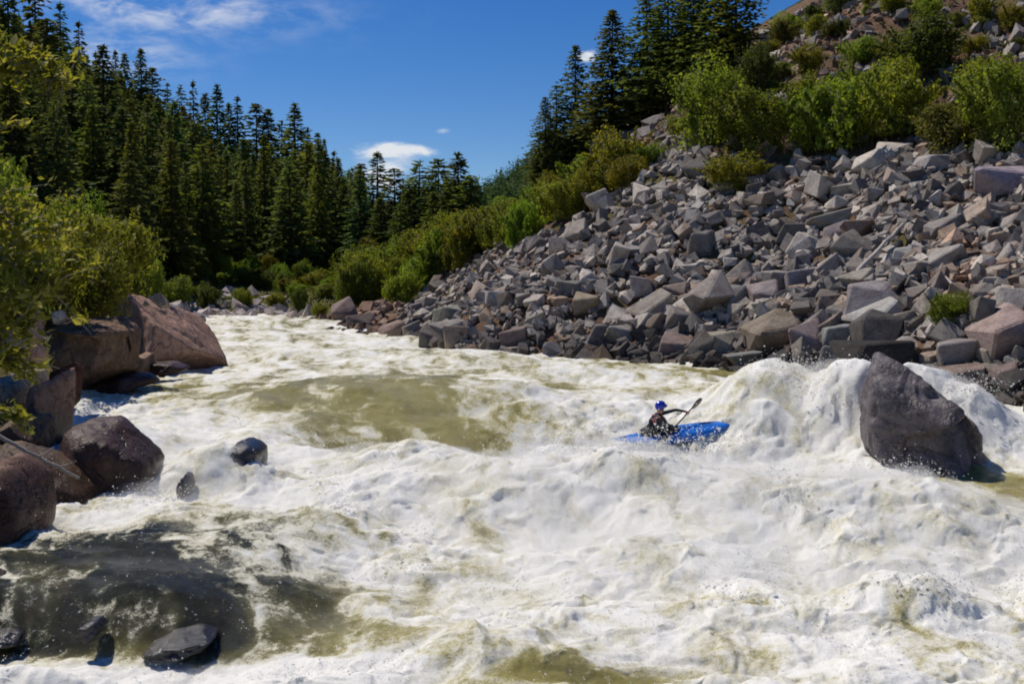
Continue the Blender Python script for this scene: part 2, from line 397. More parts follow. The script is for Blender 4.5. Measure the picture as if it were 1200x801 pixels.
def water(X, Y, detail=True):
    X = np.asarray(X, float); Y = np.asarray(Y, float)
    base, s, pool, edge = water_parts(X, Y)
    Z = base.copy()
    for x, y, sx, sy, h, a in MOUNDS: Z = Z + h * np.exp(-(-np.log(np.maximum(blob(X, Y, x, y, sx * 1.08, sy * 1.08, a), 1e-30))) ** 1.4)
    if not detail: return Z
    T, Fo, _ = water_state(X, Y, base, s, pool, edge)
    # domain warp, then lumps of falling size; |noise| gives puffy tops with creases
    wx = X + .35 * fbm2(X, Y, .8, 2, 41); wy = Y + .35 * fbm2(X, Y, .8, 2, 47)
    n = .20 * p2(wx * .55, wy * .75, 51)
    n = n + .15 * (np.abs(p2(wx * .95, wy * 1.2, 52)) - .28)
    n = n + .056 * (np.abs(p2(wx * 2.0, wy * 2.4, 53)) - .28)
    n = n + .028 * (np.abs(p2(wx * 4.1, wy * 4.6, 54)) - .28) + .030 * p2(wx * 3.4 + wy * .6, wy * 1.3, 58)
    n = n + .020 * p2(wx * 8.7, wy * 7.3, 55) + .010 * p2(wx * 17, wy * 15, 56) + .006 * p2(wx * 35, wy * 33, 57)
    # quieter water: long ripples across the current
    q = .050 * p2(X * .9, Y * 1.3, 61) + .026 * p2(X * 2.2 + .4 * Y, Y * 3.1, 62) + .015 * p2(X * 5, Y * 7, 63) + .008 * p2(X * 12, Y * 14, 64)
    upw = sstep(24, 30, Y)
    n = n * (1 - .25 * upw) + upw * .16 * p2(X * .35, Y * .55, 71)
    return Z + T * n + (1 - T) * q * (1.35 + .5 * upw)
# darker, less aerated patches seen in the river: x, y (photo), level, half sizes m, strength, angle
CALM = []
def calm(px, py, z, sx, sy, k, a=0.0):
    x, y = wxy(px, py, z); CALM.append((x, y, sx, sy, k, a))
calm(455, 492, .60, 1.75, 2.2, 1.08); calm(330, 485, .7, 1.0, 1.4, .8); calm(430, 535, .25, 1.0, .8, .95); calm(545, 540, .2, .9, .7, .8); calm(545, 512, .42, 1.15, 1.2, 1.0, -.3); calm(400, 470, .8, 1.7, .9, .9); calm(375, 510, .45, .8, .9, .75); calm(590, 500, .5, .8, .9, .7); calm(470, 530, .3, 1.1, .7, .85)
calm(250, 470, .85, 1.6, .9, .75); calm(280, 452, .95, 2.6, .6, .75); calm(480, 462, .93, 2.4, .55, .8); calm(180, 460, .9, .8, .8, .6)
calm(700, 432, .95, 1.5, .9, .5); calm(830, 440, .95, 2.2, 1.3, .72); calm(780, 455, .95, 1.2, .8, .4); calm(560, 440, .95, 1.5, .8, .45); calm(660, 455, .9, 1.2, .7, .45); calm(620, 430, .95, 1.5, .8, .3)
calm(1170, 560, .08, 1.2, .9, .95); calm(1230, 580, .08, 1.5, 1.6, .9); calm(1185, 600, .05, .6, .5, .45); calm(900, 500, .5, .5, .5, .3)
calm(100, 660, .46, 1.8, 1.5, 1.0); calm(250, 690, .46, 1.7, .9, .95); calm(330, 660, .46, .9, .7, .7); calm(60, 720, .4, 1.5, .5, 1.0); calm(200, 625, .46, 1.1, .7, .7); calm(200, 740, .2, 1.7, .35, .95); calm(390, 710, .3, .7, .4, .65); calm(300, 735, .2, 1.1, .3, .85)
calm(690, 787, .0, .9, .30, .85, .12); calm(620, 795, .0, .5, .2, .6); calm(500, 770, .0, .5, .3, .35); calm(20, 790, .0, .9, .25, .55); calm(560, 610, .3, .35, .5, .25); calm(545, 650, .2, .35, .5, .3); calm(470, 690, .1, .6, .5, .35); calm(240, 590, .46, .3, .3, .3)
calm(1065, 730, .1, .22, .35, .35); calm(1060, 775, .0, .5, .25, .3); calm(960, 665, .3, .8, .35, .22); calm(880, 690, .2, .35, .3, .25); calm(830, 545, .3, .7, .5, .3); calm(960, 540, .3, .5, .5, .25)
calm(330, 610, .46, 1.0, .5, .3); calm(330, 390, 1.0, 1.6, 1.6, .2); calm(620, 770, .0, .5, .4, .3); calm(400, 610, .4, .8, .35, .3); calm(860, 770, .0, .6, .35, .25)
def murk_of(X, Y): return 1 - sstep(-1.0, -3.0, X) * sstep(14.8, 13.2, Y) * sstep(9.6, 10.4, Y)
def water_state(X, Y, base, s, pool, edge):
    """turbulence 0-1, foam 0-1, murk (0 clear dark, 1 milky olive)"""
    cal = np.zeros_like(X)
    wx = X + .28 * fbm2(X, Y, .9, 3, 81); wy = Y + .28 * fbm2(X, Y, .9, 3, 87)
    for x, y, sx, sy, k, a in CALM: cal = np.maximum(cal, k * np.minimum(1.25 * blob(wx, wy, x, y, sx, sy, a), 1))
    up = sstep(23.5, 27, Y)
    streak = fbm2(wx + .25 * Y, wy * .42, 1.1, 4, 91, .6)
    fine = fbm2(wx, wy * .7, 3.1, 4, 95, .62)
    foam = .86 - .16 * up - cal * .90 + .44 * streak * (.55 + .45 * np.maximum(up, cal)) + .26 * fine
    foam = foam + .25 * blob(X, Y, 7.4, 22.2, 1.6, 1.2) + .3 * blob(X, Y, 9, 21.5, 1.6, 1.2)
    lip = np.exp(-((Y - (edge - .22)) / .22) ** 2) * sstep(-.6, -1.4, X)
    foam = foam + lip * np.clip(.5 * p2(X * 2.5 + Y, Y * 1.2, 97) + .5 * p2(X * 9, Y * 3.0, 98) - .2, -.1, .10) + .5 * sstep(edge - .55, edge - .80, Y) * sstep(-.6, -1.4, X)
    foam = foam + .30 * np.clip(1 - 9 * np.abs(p2(wx * 1.6 + .5 * wy, wy * .8, 99)), 0, 1) * np.clip(cal, 0, 1)
    foam = np.clip(foam, -.35, 1.15)
    T = np.clip(1 - cal * 1.1, .06, 1) * (1 - .45 * up)
    T = T * (1 - .45 * sstep(.05, .3, s) * sstep(1.0, .8, s) * sstep(1.2, -.5, X))
    murk = murk_of(X, Y)
    murk = np.clip(murk + .25 * streak, 0, 1)
    return T, foam, murk

def river():
    n, mcols = 860, 780
    rows = 7.2 * (84 / 7.2) ** np.linspace(0, 1, n); u = np.linspace(-.86, .86, mcols)
    Yg = np.repeat(rows[:, None], mcols, 1); Xg = u[None] * Yg
    keep_x = (Xg > shore_left(Yg) - 3.5) & (Xg < 16)
    base, s, pool, edge = water_parts(Xg, Yg)
    T, foam, murk = water_state(Xg, Yg, base, s, pool, edge)
    Z = water(Xg, Yg)
    # ragged overhangs: push the foam sideways too
    jx = (.07 * p2(Xg * 2.3, Yg * 2.3 + 9, 101) + .035 * p2(Xg * 5.5, Yg * 5.5, 102) + .016 * p2(Xg * 13, Yg * 13, 103)) * T
    jy = (.10 * p2(Xg * 2.3 + 7, Yg * 2.3, 104) + .05 * p2(Xg * 5.5 + 3, Yg * 5.5, 105) + .02 * p2(Xg * 13, Yg * 13 + 5, 106)) * T
    i = np.arange(n * mcols).reshape(n, mcols)
    f = np.stack([i[:-1, :-1], i[:-1, 1:], i[1:, 1:], i[1:, :-1]], -1).reshape(-1, 4)
    low = land(Xg, Yg) < Z + .35
    kv = (keep_x & low).ravel(); f = f[kv[f].any(1)]
    used = np.unique(f); remap = np.full(n * mcols, -1); remap[used] = np.arange(len(used))
    V = np.stack([Xg + jx, Yg + jy, Z], -1).reshape(-1, 3)[used]
    m, t, b, o = material('white_water')
    fa = t.new('ShaderNodeAttribute'); fa.attribute_name = 'foam'; mu = t.new('ShaderNodeAttribute'); mu.attribute_name = 'murk'
    g = t.new('ShaderNodeNewGeometry'); pos = g.outputs['Position']
    mp = t.new('ShaderNodeMapping'); t.l.new(pos, mp.inputs[0]); mp.inputs['Scale'].default_value = (1, .6, 1.0); mp.inputs['Rotation'].default_value = (0, 0, .2)
    n1 = t.noise(mp.outputs[0], 5.0, 6, .66, .9); n2 = t.noise(pos, 22, 5, .7, .5); n3 = t.noise(pos, 70, 3, .7)
    dn = t.math('ADD', t.math('MULTIPLY', t.math('SUBTRACT', n1, .5), 1.05), t.math('MULTIPLY', t.math('SUBTRACT', n2, .5), 1.0))
    dn = t.math('ADD', dn, t.math('MULTIPLY', t.math('SUBTRACT', n3, .5), .75))
    amp = t.ramp(fa.outputs['Fac'], [(0, .36), (.35, 1.0), (.75, .95), (1, .70)])
    ff = t.math('ADD', fa.outputs['Fac'], t.math('MULTIPLY', dn, amp))
    clear = t.mix(mu.outputs['Fac'], (.012, .014, .007), (.255, .222, .070))
    tint = t.mix(mu.outputs['Fac'], (.040, .042, .024), (.40, .36, .17))
    c = t.mix(t.smooth(ff, .08, .42), clear, tint)
    c = t.mix(t.smooth(ff, .34, .62), c, (.565, .535, .395))
    c = t.mix(t.smooth(ff, .50, 1.05), c, (.77, .76, .71))
    fl = t.math('MULTIPLY', t.smooth(t.noise(pos, 26, 2, .5), .64, .72), t.smooth(n1, .46, .62))   # foam bubbles on smooth water; white flecks also paint sun sparkle on the pool
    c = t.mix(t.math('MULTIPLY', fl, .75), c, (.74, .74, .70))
    b.inputs['Subsurface Weight'].default_value = 0.5; b.inputs['Subsurface Scale'].default_value = .07; b.inputs['Subsurface Radius'].default_value = (1.0, .95, .8)
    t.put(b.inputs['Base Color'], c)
    t.put(b.inputs['Roughness'], t.math('ADD', .06, t.math('MULTIPLY', t.smooth(ff, .2, .7), .54)))
    b.inputs['IOR'].default_value = 1.33; t.put(b.inputs['Specular IOR Level'], t.math('ADD', .24, t.math('MULTIPLY', mu.outputs['Fac'], .04)))
    h = t.math('ADD', t.math('ADD', t.math('MULTIPLY', n1, .55), t.math('MULTIPLY', n2, .32)), t.math('MULTIPLY', n3, .24))
    t.put(b.inputs['Normal'], t.bump(h, .7, .07))
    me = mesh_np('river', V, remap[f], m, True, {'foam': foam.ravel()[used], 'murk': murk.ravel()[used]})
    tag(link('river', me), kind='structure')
river()

def spray():
    """flying drops and shreds of foam: far too many to count"""
    r = np.random.default_rng(21); P = []; S = []
    def burst(x, y, z, n, sx, sy, sz, size=.007, up=.0):
        p = r.normal(size=(n, 3)) * [sx, sy, sz]; p[:, 2] = np.abs(p[:, 2]) * .9 + up
        P.append(p + [x, y, z]); S.append(size * np.exp(r.normal(size=n) * .5))
    # a low mist of drops over everything that breaks
    n = 60000
    Y = 8.5 * (26 / 8.5) ** r.random(n); X = (r.random(n) * 1.3 - .62) * Y
    base, s, pool, edge = water_parts(X, Y); T, fo, mu = water_state(X, Y, base, s, pool, edge)
    clump = fbm2(X, Y, 1.4, 3, 131)
    k = (r.random(n) < np.clip(T * fo * (.35 + 1.1 * clump), 0, 1)) & (land(X, Y) < base + .2); X, Y = X[k], Y[k]
    Z = water(X, Y, True) + r.exponential(.055, len(X)) * (1 + 1.6 * np.clip(fbm2(X, Y, .9, 2, 133), 0, 1))
    P.append(np.stack([X, Y, Z], -1)); S.append((.003 + .00028 * Y * r.random(len(X))) * np.exp(r.normal(size=len(X)) * .35))
    # jets thrown up along crests
    for j in range(70):
        y = 10 + 14 * r.random(); x = (r.random() * 1.05 - .42) * y
        b, s, pool, edge = water_parts(np.array([x]), np.array([y])); T, fo, mu = water_state(np.array([x]), np.array([y]), b, s, pool, edge)
        if T[0] * fo[0] < .7: continue
        z = float(water(np.array([x]), np.array([y]))[0]); g = .10 + .16 * r.random()
        burst(x, y, z - .05, int(90 + 160 * r.random()), g, g, g * .85, .006)
    for x, y, n, q in [(1.0, 17.2, 1500, .6), (2.6, 16.6, 1300, .6), (6.0, 22.9, 900, .45), (7.3, 21.6, 800, .4), (8.8, 21.4, 900, .45), (3.7, 21.2, 500, .26), (7.0, 19.2, 700, .4), (4.3, 11.4, 500, .22), (-5.0, 15.2, 400, .25)]:
        z = float(water(np.array([x]), np.array([y]), False)[0]); burst(x, y, z, n, q, q * .8, q * .5, .0065)
    P = np.concatenate(P); S = np.concatenate(S)
    tet = np.array([[1, 1, 1], [1, -1, -1], [-1, 1, -1], [-1, -1, 1]]) / 1.2
    q = r.normal(size=(len(P), 3, 3)); q, _ = np.linalg.qr(q)
    V = P[:, None] + np.einsum('nij,kj->nki', q, tet) * S[:, None, None]
    f = np.array([[0, 1, 2], [0, 3, 1], [0, 2, 3], [1, 3, 2]])[None] + 4 * np.arange(len(P))[:, None, None]
    m, t, b, out = material('spray_drops')
    b.inputs['Base Color'].default_value = (.88, .88, .87, 1); b.inputs['Roughness'].default_value = .4
    tr = t.new('ShaderNodeBsdfTranslucent'); tr.inputs[0].default_value = (.9, .9, .89, 1)
    mx = t.new('ShaderNodeMixShader'); mx.inputs[0].default_value = .85
    t.l.new(b.outputs[0], mx.inputs[1]); t.l.new(tr.outputs[0], mx.inputs[2]); t.l.new(mx.outputs[0], out.inputs[0])
    me = mesh_np('spray', V.reshape(-1, 3), f.reshape(-1, 3), m, True)
    o = tag(link('spray', me), 'white spray of flying drops above the breaking rapids', None, None, 'stuff')
spray()


def mist():
    """the fine spray that hangs over the breaking water: one closed lumpy body of pale air"""
    n, mc = 190, 210; Y = np.linspace(9.0, 25.5, n)[:, None] + np.zeros((1, mc)); X = np.linspace(-6.5, 13.0, mc)[None] + np.zeros((n, 1))
    base = water(X, Y, False); b_, s_, pool, edge = water_parts(X, Y); T, fo, mu = water_state(X, Y, b_, s_, pool, edge)
    m = np.clip(1.0 * blob(X, Y, 1.6, 15.6, 2.8, 2.0) + .9 * blob(X, Y, 5.2, 16.4, 2.6, 1.7) + .8 * blob(X, Y, 5.9, 21.6, 1.2, 1.6) + .45 * blob(X, Y, 8.9, 20.9, 1.0, 1.0) + .5 * blob(X, Y, -4.9, 17.4, 1.5, 1.6) + .5 * blob(X, Y, 3.5, 12.8, 2.4, 1.2) + .22 * np.clip(fo, 0, 1) * T * sstep(20.5, 17, Y), 0, 1)
    m = m * sstep(-1.5, -.5, X + 5.5) * (1 - .9 * blob(X, Y, 7.4, 20.6, 1.0, .9)) * (1 - np.minimum(1, 1.7 * blob(X, Y, 2.7, 19.6, 2.4, 3.0)))
    lump = .75 + .55 * fbm2(X, Y, .8, 4, 171, .6)
    th = np.clip(m * lump * .62 - .05, 0, 2); th = th * sstep(0, 1.2, np.minimum(X + 6.5, 13.0 - X)) * sstep(0, .8, np.minimum(Y - 9.0, 25.5 - Y))
    top = np.stack([X, Y, base + th], -1).reshape(-1, 3); bot = np.stack([X, Y, base * 0 - .6], -1).reshape(-1, 3)
    i = np.arange(n * mc).reshape(n, mc); q = np.stack([i[:-1, :-1], i[:-1, 1:], i[1:, 1:], i[1:, :-1]], -1).reshape(-1, 4); o_ = n * mc
    rim = np.concatenate([i[0, :], i[1:, -1], i[-1, -2::-1], i[-2:0:-1, 0]]); r2 = np.roll(rim, -1)
    f = np.concatenate([q, q[:, ::-1] + o_, np.stack([r2, rim, rim + o_, r2 + o_], -1)])
    m_ = bpy.data.materials.new('fine_spray'); m_.use_nodes = True; t = NT(m_.node_tree); t.n.clear()
    o = t.new('ShaderNodeOutputMaterial'); v = t.new('ShaderNodeVolumePrincipled'); t.l.new(v.outputs[0], o.inputs['Volume'])
    v.inputs['Color'].default_value = (.96, .96, .95, 1); v.inputs['Density'].default_value = .60; v.inputs['Anisotropy'].default_value = .2
    ob = link('mist', mesh_np('mist', np.concatenate([top, bot]), f, m_, True)); tag(ob, 'fine pale spray hanging over the breaking water', None, None, 'stuff')
mist()


# ------------------------------------------------------------------ rocks
def planes_rock(n_planes, seed, k=18, lo=.62, hi=1.0):
    r = np.random.default_rng(seed); N = r.normal(size=(n_planes, 3)); N /= np.linalg.norm(N, axis=1, keepdims=True)
    box = np.array([[1, 0, 0], [-1, 0, 0], [0, 1, 0], [0, -1, 0], [0, 0, 1], [0, 0, -1.]]) + r.normal(size=(6, 3)) * .22
    box /= np.linalg.norm(box, axis=1, keepdims=True)
    return np.concatenate([N, box]), np.concatenate([lo + (hi - lo) * r.random(n_planes), .70 + .2 * r.random(6)])
def radial(dirs, N, D, k=18):
    q = np.clip(dirs @ N.T, 1e-6, None) / D[None]
    return dirs * ((q ** k).sum(1) ** (-1.0 / k))[:, None]
def rough(v, amp, scale, seed):
    d = v / np.linalg.norm(v, axis=1, keepdims=True)
    return v + d * (amp * (fbm3(v, scale, 4, seed, .55) ))[:, None]
GREY = [(.36, .335, .31), (.30, .285, .275), (.41, .375, .34), (.24, .225, .22), (.45, .42, .385), (.37, .31, .265), (.19, .18, .18), (.32, .29, .27)]
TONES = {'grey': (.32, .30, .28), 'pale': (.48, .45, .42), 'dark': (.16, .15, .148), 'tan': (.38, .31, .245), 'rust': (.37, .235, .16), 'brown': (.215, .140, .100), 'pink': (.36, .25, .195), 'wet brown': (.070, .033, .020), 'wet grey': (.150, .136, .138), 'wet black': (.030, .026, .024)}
ROCKS = []
def outline_rock(name, poly, Y, depth, tone, label, group=None, k=64, lod=5, amp=.055, mat=None, top_tilt=.35, cat='rock', lean=0.0, seed=None, extra=None, sink=.35, post=None):
    """a boulder whose outline from the bank is the given photo outline, with real depth behind it"""
    seed = seed if seed is not None else len(ROCKS) + 300; r = np.random.default_rng(seed)
    pts = np.array([at(px, py, Y) for px, py in poly]); xz = pts[:, [0, 2]]
    area = .5 * np.sum(xz[:, 0] * np.roll(xz[:, 1], -1) - np.roll(xz[:, 0], -1) * xz[:, 1])
    if area < 0: xz = xz[::-1]
    c = xz.mean(0); size = max(np.ptp(xz[:, 0]), np.ptp(xz[:, 1])) / 2
    N = []; D = []
    for a, b2 in zip(xz, np.roll(xz, -1, 0)):
        e = b2 - a; L = np.linalg.norm(e)
        if L < 1e-4: continue
        nx, nz = e[1] / L, -e[0] / L; d = (a - c) @ np.array([nx, nz])
        tlt = r.normal() * .08 - (.10 if nz > .5 else 0)
        n3 = np.array([nx, tlt, nz]); q = np.linalg.norm(n3); N.append(n3 / q); D.append(max(d - abs(tlt) * depth * .12, .10 * size) / q)
    hd = depth / 2
    for fx, fz, dd in [(r.normal() * .25, .12 + r.normal() * .10 + lean, .95), (.75, .1 + r.normal() * .2, 1.05), (-.8, r.normal() * .2, 1.05), (r.normal() * .3, .9 + top_tilt, 1.12 + .25 * r.random()), (.5, 1.0, 1.3), (-.6, .8, 1.25)]:
        n3 = np.array([fx, -1, fz]); n3 /= np.linalg.norm(n3); N.append(n3); D.append(hd * dd)
    for j in range(4):
        n3 = np.array([r.normal() * .6, 1, r.normal() * .4]); n3 /= np.linalg.norm(n3); N.append(n3); D.append(hd * (1.1 + .4 * r.random()))
    dirs, f = ico(lod); v = radial(dirs, np.array(N), np.array(D), k)
    v = rough(v, amp * size, 1.1 / size, seed); v = rough(v, amp * .45 * size, 4.2 / size, seed + 9)
    dn_ = v / np.linalg.norm(v, axis=1, keepdims=True); stp = p3(v * (1.7 / size) + 3, seed + 4); v = v - dn_ * (amp * 1.1 * size * (np.floor(stp * 2.5) / 2.5 + .25 * stp))[:, None]
    if post: v = post(v, size)
    ctr = np.array([c[0], Y + hd * .6, c[1]])
    want = np.array(poly, float); lo_, hi_ = want.min(0), want.max(0)
    for _ in range(4):                                         # settle size and seat so that it stands where the photo shows it
        qx, qy, qd = proj(v + ctr); a0, a1, b0, b1 = qx.min(), qx.max(), qy.min(), qy.max(); mpp = ctr[1] / 1287
        v[:, 0] *= (hi_[0] - lo_[0]) / (a1 - a0); v[:, 2] *= np.clip((hi_[1] - lo_[1]) / (b1 - b0), .6, 1.6)
        qx, qy, qd = proj(v + ctr); ctr[0] += (lo_[0] + hi_[0] - qx.min() - qx.max()) / 2 * mpp; ctr[2] -= (lo_[1] - qy.min()) * mpp
    v[:, 2] = np.where(v[:, 2] < -.3 * size, v[:, 2] * (1 + sink), v[:, 2])
    me = mesh_np(name, v, f, mat or M_BOULDER, True)
    o = link(name, me); o.location = ctr; o.color = (*[x * (.93 + .14 * r.random()) for x in TONES[tone]], 1)
    tag(o, label, cat, group); ROCKS.append(o); return o

def midstream(v, size):
    """a ledge across the front: the lower half steps back under the upper block, plus a crack on the right"""
    line = -.10 * size + .42 * v[:, 0]
    under = sstep(.0, -.07 * size, v[:, 2] - line) * sstep(-.16 * size - .5 * size, -.05 * size, v[:, 2] - line) * sstep(.35, -.05, v[:, 1] / size)
    v[:, 1] += under * .30 * size * sstep(-.65, -.1, v[:, 0] / size) * sstep(.55, .30, v[:, 0] / size)
    crack = np.exp(-((v[:, 0] - .38 * size + .25 * v[:, 2]) / (.06 * size)) ** 2) * (v[:, 1] < 0) * sstep(.25 * size, -.1 * size, v[:, 2])
    v[:, 1] += crack * .11 * size
    return v
outline_rock('boulder', [(1014, 428), (1026, 414), (1052, 412), (1070, 428), (1092, 458), (1132, 484), (1160, 505), (1168, 530), (1160, 560), (1100, 585), (1045, 570), (1012, 520), (1006, 480)], 20.1, 2.0, 'wet grey',
             'large wet grey boulder standing in the rapids under a collar of foam', k=40, lod=6, amp=.06, mat=M_WET, cat='boulder', lean=.5, top_tilt=.25, post=midstream, seed=611)
# left bank, near to far
L = 'boulders along the left bank'
def slab_cut(v, size):      # undercut beneath the pale cap
    cap = .42 * size - .10 * v[:, 0]
    u = sstep(.02 * size, -.10 * size, v[:, 2] - cap) * sstep(-.75 * size, -.1 * size, v[:, 2] - cap)
    v[:, 1] += u * .30 * size * (v[:, 1] < .2 * size); return v
outline_rock('boulder', [(56, 374), (80, 370), (140, 372), (160, 382), (166, 405), (160, 425), (128, 438), (105, 446), (80, 436), (62, 410)], 24.6, 2.2, 'brown', 'blocky boulder with a flat pale cap overhanging its dark undercut front', L, mat=M_BOULDER, amp=.06, post=slab_cut, lod=6, lean=-.45, top_tilt=.8)
outline_rock('boulder', [(138, 350), (150, 344), (172, 350), (215, 376), (250, 405), (267, 421), (240, 428), (205, 428), (170, 440), (142, 442), (136, 400)], 30.5, 3.2, 'pink', 'long pinkish wedge boulder sloping down to the right into the foam', L, amp=.045, lod=6, top_tilt=.8, lean=.2)
outline_rock('boulder', [(70, 512), (84, 492), (112, 486), (135, 489), (162, 508), (186, 532), (193, 550), (188, 568), (150, 585), (118, 582), (84, 556)], 15.9, 1.3, 'wet brown', 'round wet dark brown boulder with white water breaking on its right', L, mat=M_WET, amp=.05, k=12)
outline_rock('boulder', [(-20, 432), (20, 428), (48, 432), (56, 450), (50, 470), (20, 472), (-20, 470)], 18.8, 1.6, 'tan', 'tan slab with a shaded hollow beneath at the left edge', L, lean=-.3, top_tilt=.8)
outline_rock('boulder', [(42, 440), (56, 430), (72, 440), (82, 470), (86, 505), (70, 524), (40, 525), (30, 500), (38, 465)], 18.2, 1.4, 'brown', 'tall brown boulder between the undercut cap and the wet brown boulder', L)
outline_rock('boulder', [(-15, 498), (10, 488), (40, 484), (62, 500), (66, 520), (30, 530), (-15, 528)], 17.0, 1.2, 'brown', 'low brown rock under the leafy tuft at the left edge', L)
outline_rock('boulder', [(-10, 517), (30, 516), (60, 528), (92, 548), (126, 578), (122, 594), (96, 602), (60, 596), (20, 560), (-10, 545)], 15.0, 1.1, 'brown', 'long low brown shelf of rock slanting into the water beneath a fallen pale stick', L, mat=M_BOULDER, lean=.2)
outline_rock('boulder', [(-30, 535), (5, 530), (30, 548), (55, 580), (66, 604), (58, 625), (30, 640), (-30, 645)], 12.9, 1.1, 'brown', 'reddish brown boulder at the water edge beside the dark pool', L, k=14)
outline_rock('boulder', [(-30, 665), (2, 668), (12, 690), (10, 720), (-30, 740)], 10.9, .6, 'brown', 'small brown rock at the left end of the dark pool', L)
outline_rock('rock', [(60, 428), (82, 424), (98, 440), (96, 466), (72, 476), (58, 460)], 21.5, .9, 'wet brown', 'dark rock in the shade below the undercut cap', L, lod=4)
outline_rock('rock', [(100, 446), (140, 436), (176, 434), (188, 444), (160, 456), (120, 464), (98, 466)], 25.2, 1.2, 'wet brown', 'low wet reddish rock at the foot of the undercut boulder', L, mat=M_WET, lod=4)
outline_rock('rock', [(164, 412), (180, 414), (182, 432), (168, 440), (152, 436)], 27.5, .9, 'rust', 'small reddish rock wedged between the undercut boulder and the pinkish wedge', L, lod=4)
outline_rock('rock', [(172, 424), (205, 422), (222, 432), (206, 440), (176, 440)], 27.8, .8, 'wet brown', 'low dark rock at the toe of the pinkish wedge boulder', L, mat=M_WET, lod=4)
outline_rock('rock', [(26, 368), (36, 362), (50, 372), (52, 392), (34, 398), (22, 388)], 22.5, .8, 'tan', 'upright tan rock under the leaning willow leaves', L, lod=4)
outline_rock('rock', [(28, 410), (44, 403), (54, 416), (52, 430), (38, 426)], 20.6, .5, 'rust', 'small orange wedge of rock beside the tan slab', L, lod=4)
outline_rock('rock', [(8, 385), (24, 378), (34, 392), (26, 404), (6, 404)], 21.5, .6, 'grey', 'small grey rock at the left edge above the tan slab', L, lod=4)
outline_rock('rock', [(60, 366), (72, 363), (78, 372), (66, 378)], 24.2, .4, 'pale', 'small pale stone on the back of the flat cap', L, lod=4)
outline_rock('rock', [(188, 362), (200, 356), (211, 362), (206, 370), (192, 370)], 38, 1.0, 'pale', 'pale rounded rock behind the tip of the pinkish wedge', L, lod=4)
outline_rock('rock', [(222, 372), (236, 368), (242, 376), (234, 382), (222, 382)], 42, 1.0, 'tan', 'tan rock at the water just past the pinkish wedge', L, lod=4)
# rocks washed over by the rapids
W = 'rocks awash in the rapids'
outline_rock('rock', [(258, 535), (270, 518), (292, 512), (312, 524), (314, 552), (304, 572), (280, 574), (262, 566)], 16.6, .9, 'wet black', 'dark rock half veiled by falling white water right of the wet brown boulder', W, mat=M_SLICK, lod=4, amp=.07)
outline_rock('rock', [(206, 562), (214, 552), (225, 558), (229, 572), (217, 586), (206, 578)], 15.6, .4, 'wet black', 'small black rock showing through white water beside the wet brown boulder', W, mat=M_SLICK, lod=4, amp=.08)
outline_rock('rock', [(166, 748), (184, 730), (208, 722), (240, 722), (258, 736), (252, 756), (200, 772), (170, 768)], 10.02, .7, 'wet black', 'glistening black rock at the lip of the dark pool with white water below', W, mat=M_SLICK, lod=5, amp=.09)
outline_rock('rock', [(90, 734), (102, 722), (118, 720), (126, 732), (120, 746), (98, 750)], 10.02, .35, 'wet black', 'small black rock poking out of the dark pool lip', W, mat=M_SLICK, lod=4, amp=.09)
outline_rock('rock', [(-30, 738), (5, 732), (28, 742), (30, 756), (-30, 762)], 10.02, .4, 'wet black', 'black wet rock at the left end of the lip', W, mat=M_SLICK, lod=4, amp=.09)

# ------------------------------------------------------------------ the rockslide on the right
def in_poly(px, py, poly):
    px = np.asarray(px); py = np.asarray(py); r = np.zeros(px.shape, bool); n = len(poly); j = n - 1
    for i in range(n):
        xi, yi = poly[i]; xj, yj = poly[j]
        c = ((yi > py) != (yj > py)) & (px < (xj - xi) * (py - yi) / (yj - yi + 1e-12) + xi); r ^= c; j = i
    return r
TALUS = [(372, 378), (420, 366), (470, 346), (520, 318), (566, 296), (620, 282), (660, 272), (700, 240), (756, 205), (775, 180), (800, 160), (830, 178), (870, 195), (900, 196), (960, 190), (1000, 188), (1060, 186), (1110, 172), (1230, 186), (1230, 480), (1120, 470), (1000, 452), (900, 446), (800, 446), (640, 440), (560, 415), (470, 406), (372, 398)]
SCREE = [[(720, 165), (760, 130), (810, 70), (850, 40), (900, 20), (930, 60), (900, 110), (850, 100), (800, 165), (760, 190)], [(870, 180), (880, 130), (920, 60), (960, 20), (1000, 0), (1060, 0), (1000, 60), (950, 120), (930, 190)], [(1130, 70), (1200, 50), (1230, 90), (1200, 130), (1140, 100)], [(880, 20), (900, -10), (1000, -10), (960, 30)], [(1060, 60), (1130, 20), (1220, 0), (1220, 40), (1130, 66)]]
def slope_normal(x, y):
    e = .25; gx = (land(x + e, y) - land(x - e, y)) / (2 * e); gy = (land(x, y + e) - land(x, y - e)) / (2 * e)
    n = np.stack([-gx, -gy, np.ones_like(gx)], -1); return n / np.linalg.norm(n, axis=-1, keepdims=True)
def rot_from(n, yaw, jit, r):
    """frames whose z is near the slope normal"""
    z = n + r.normal(size=n.shape) * jit; z /= np.linalg.norm(z, axis=1, keepdims=True)
    a = np.stack([np.cos(yaw), np.sin(yaw), 0 * yaw], -1); x = a - (a * z).sum(1, keepdims=True) * z; x /= np.linalg.norm(x, axis=1, keepdims=True)
    return np.stack([x, np.cross(z, x), z], -1)
rt = np.random.default_rng(77)
NVAR = 30
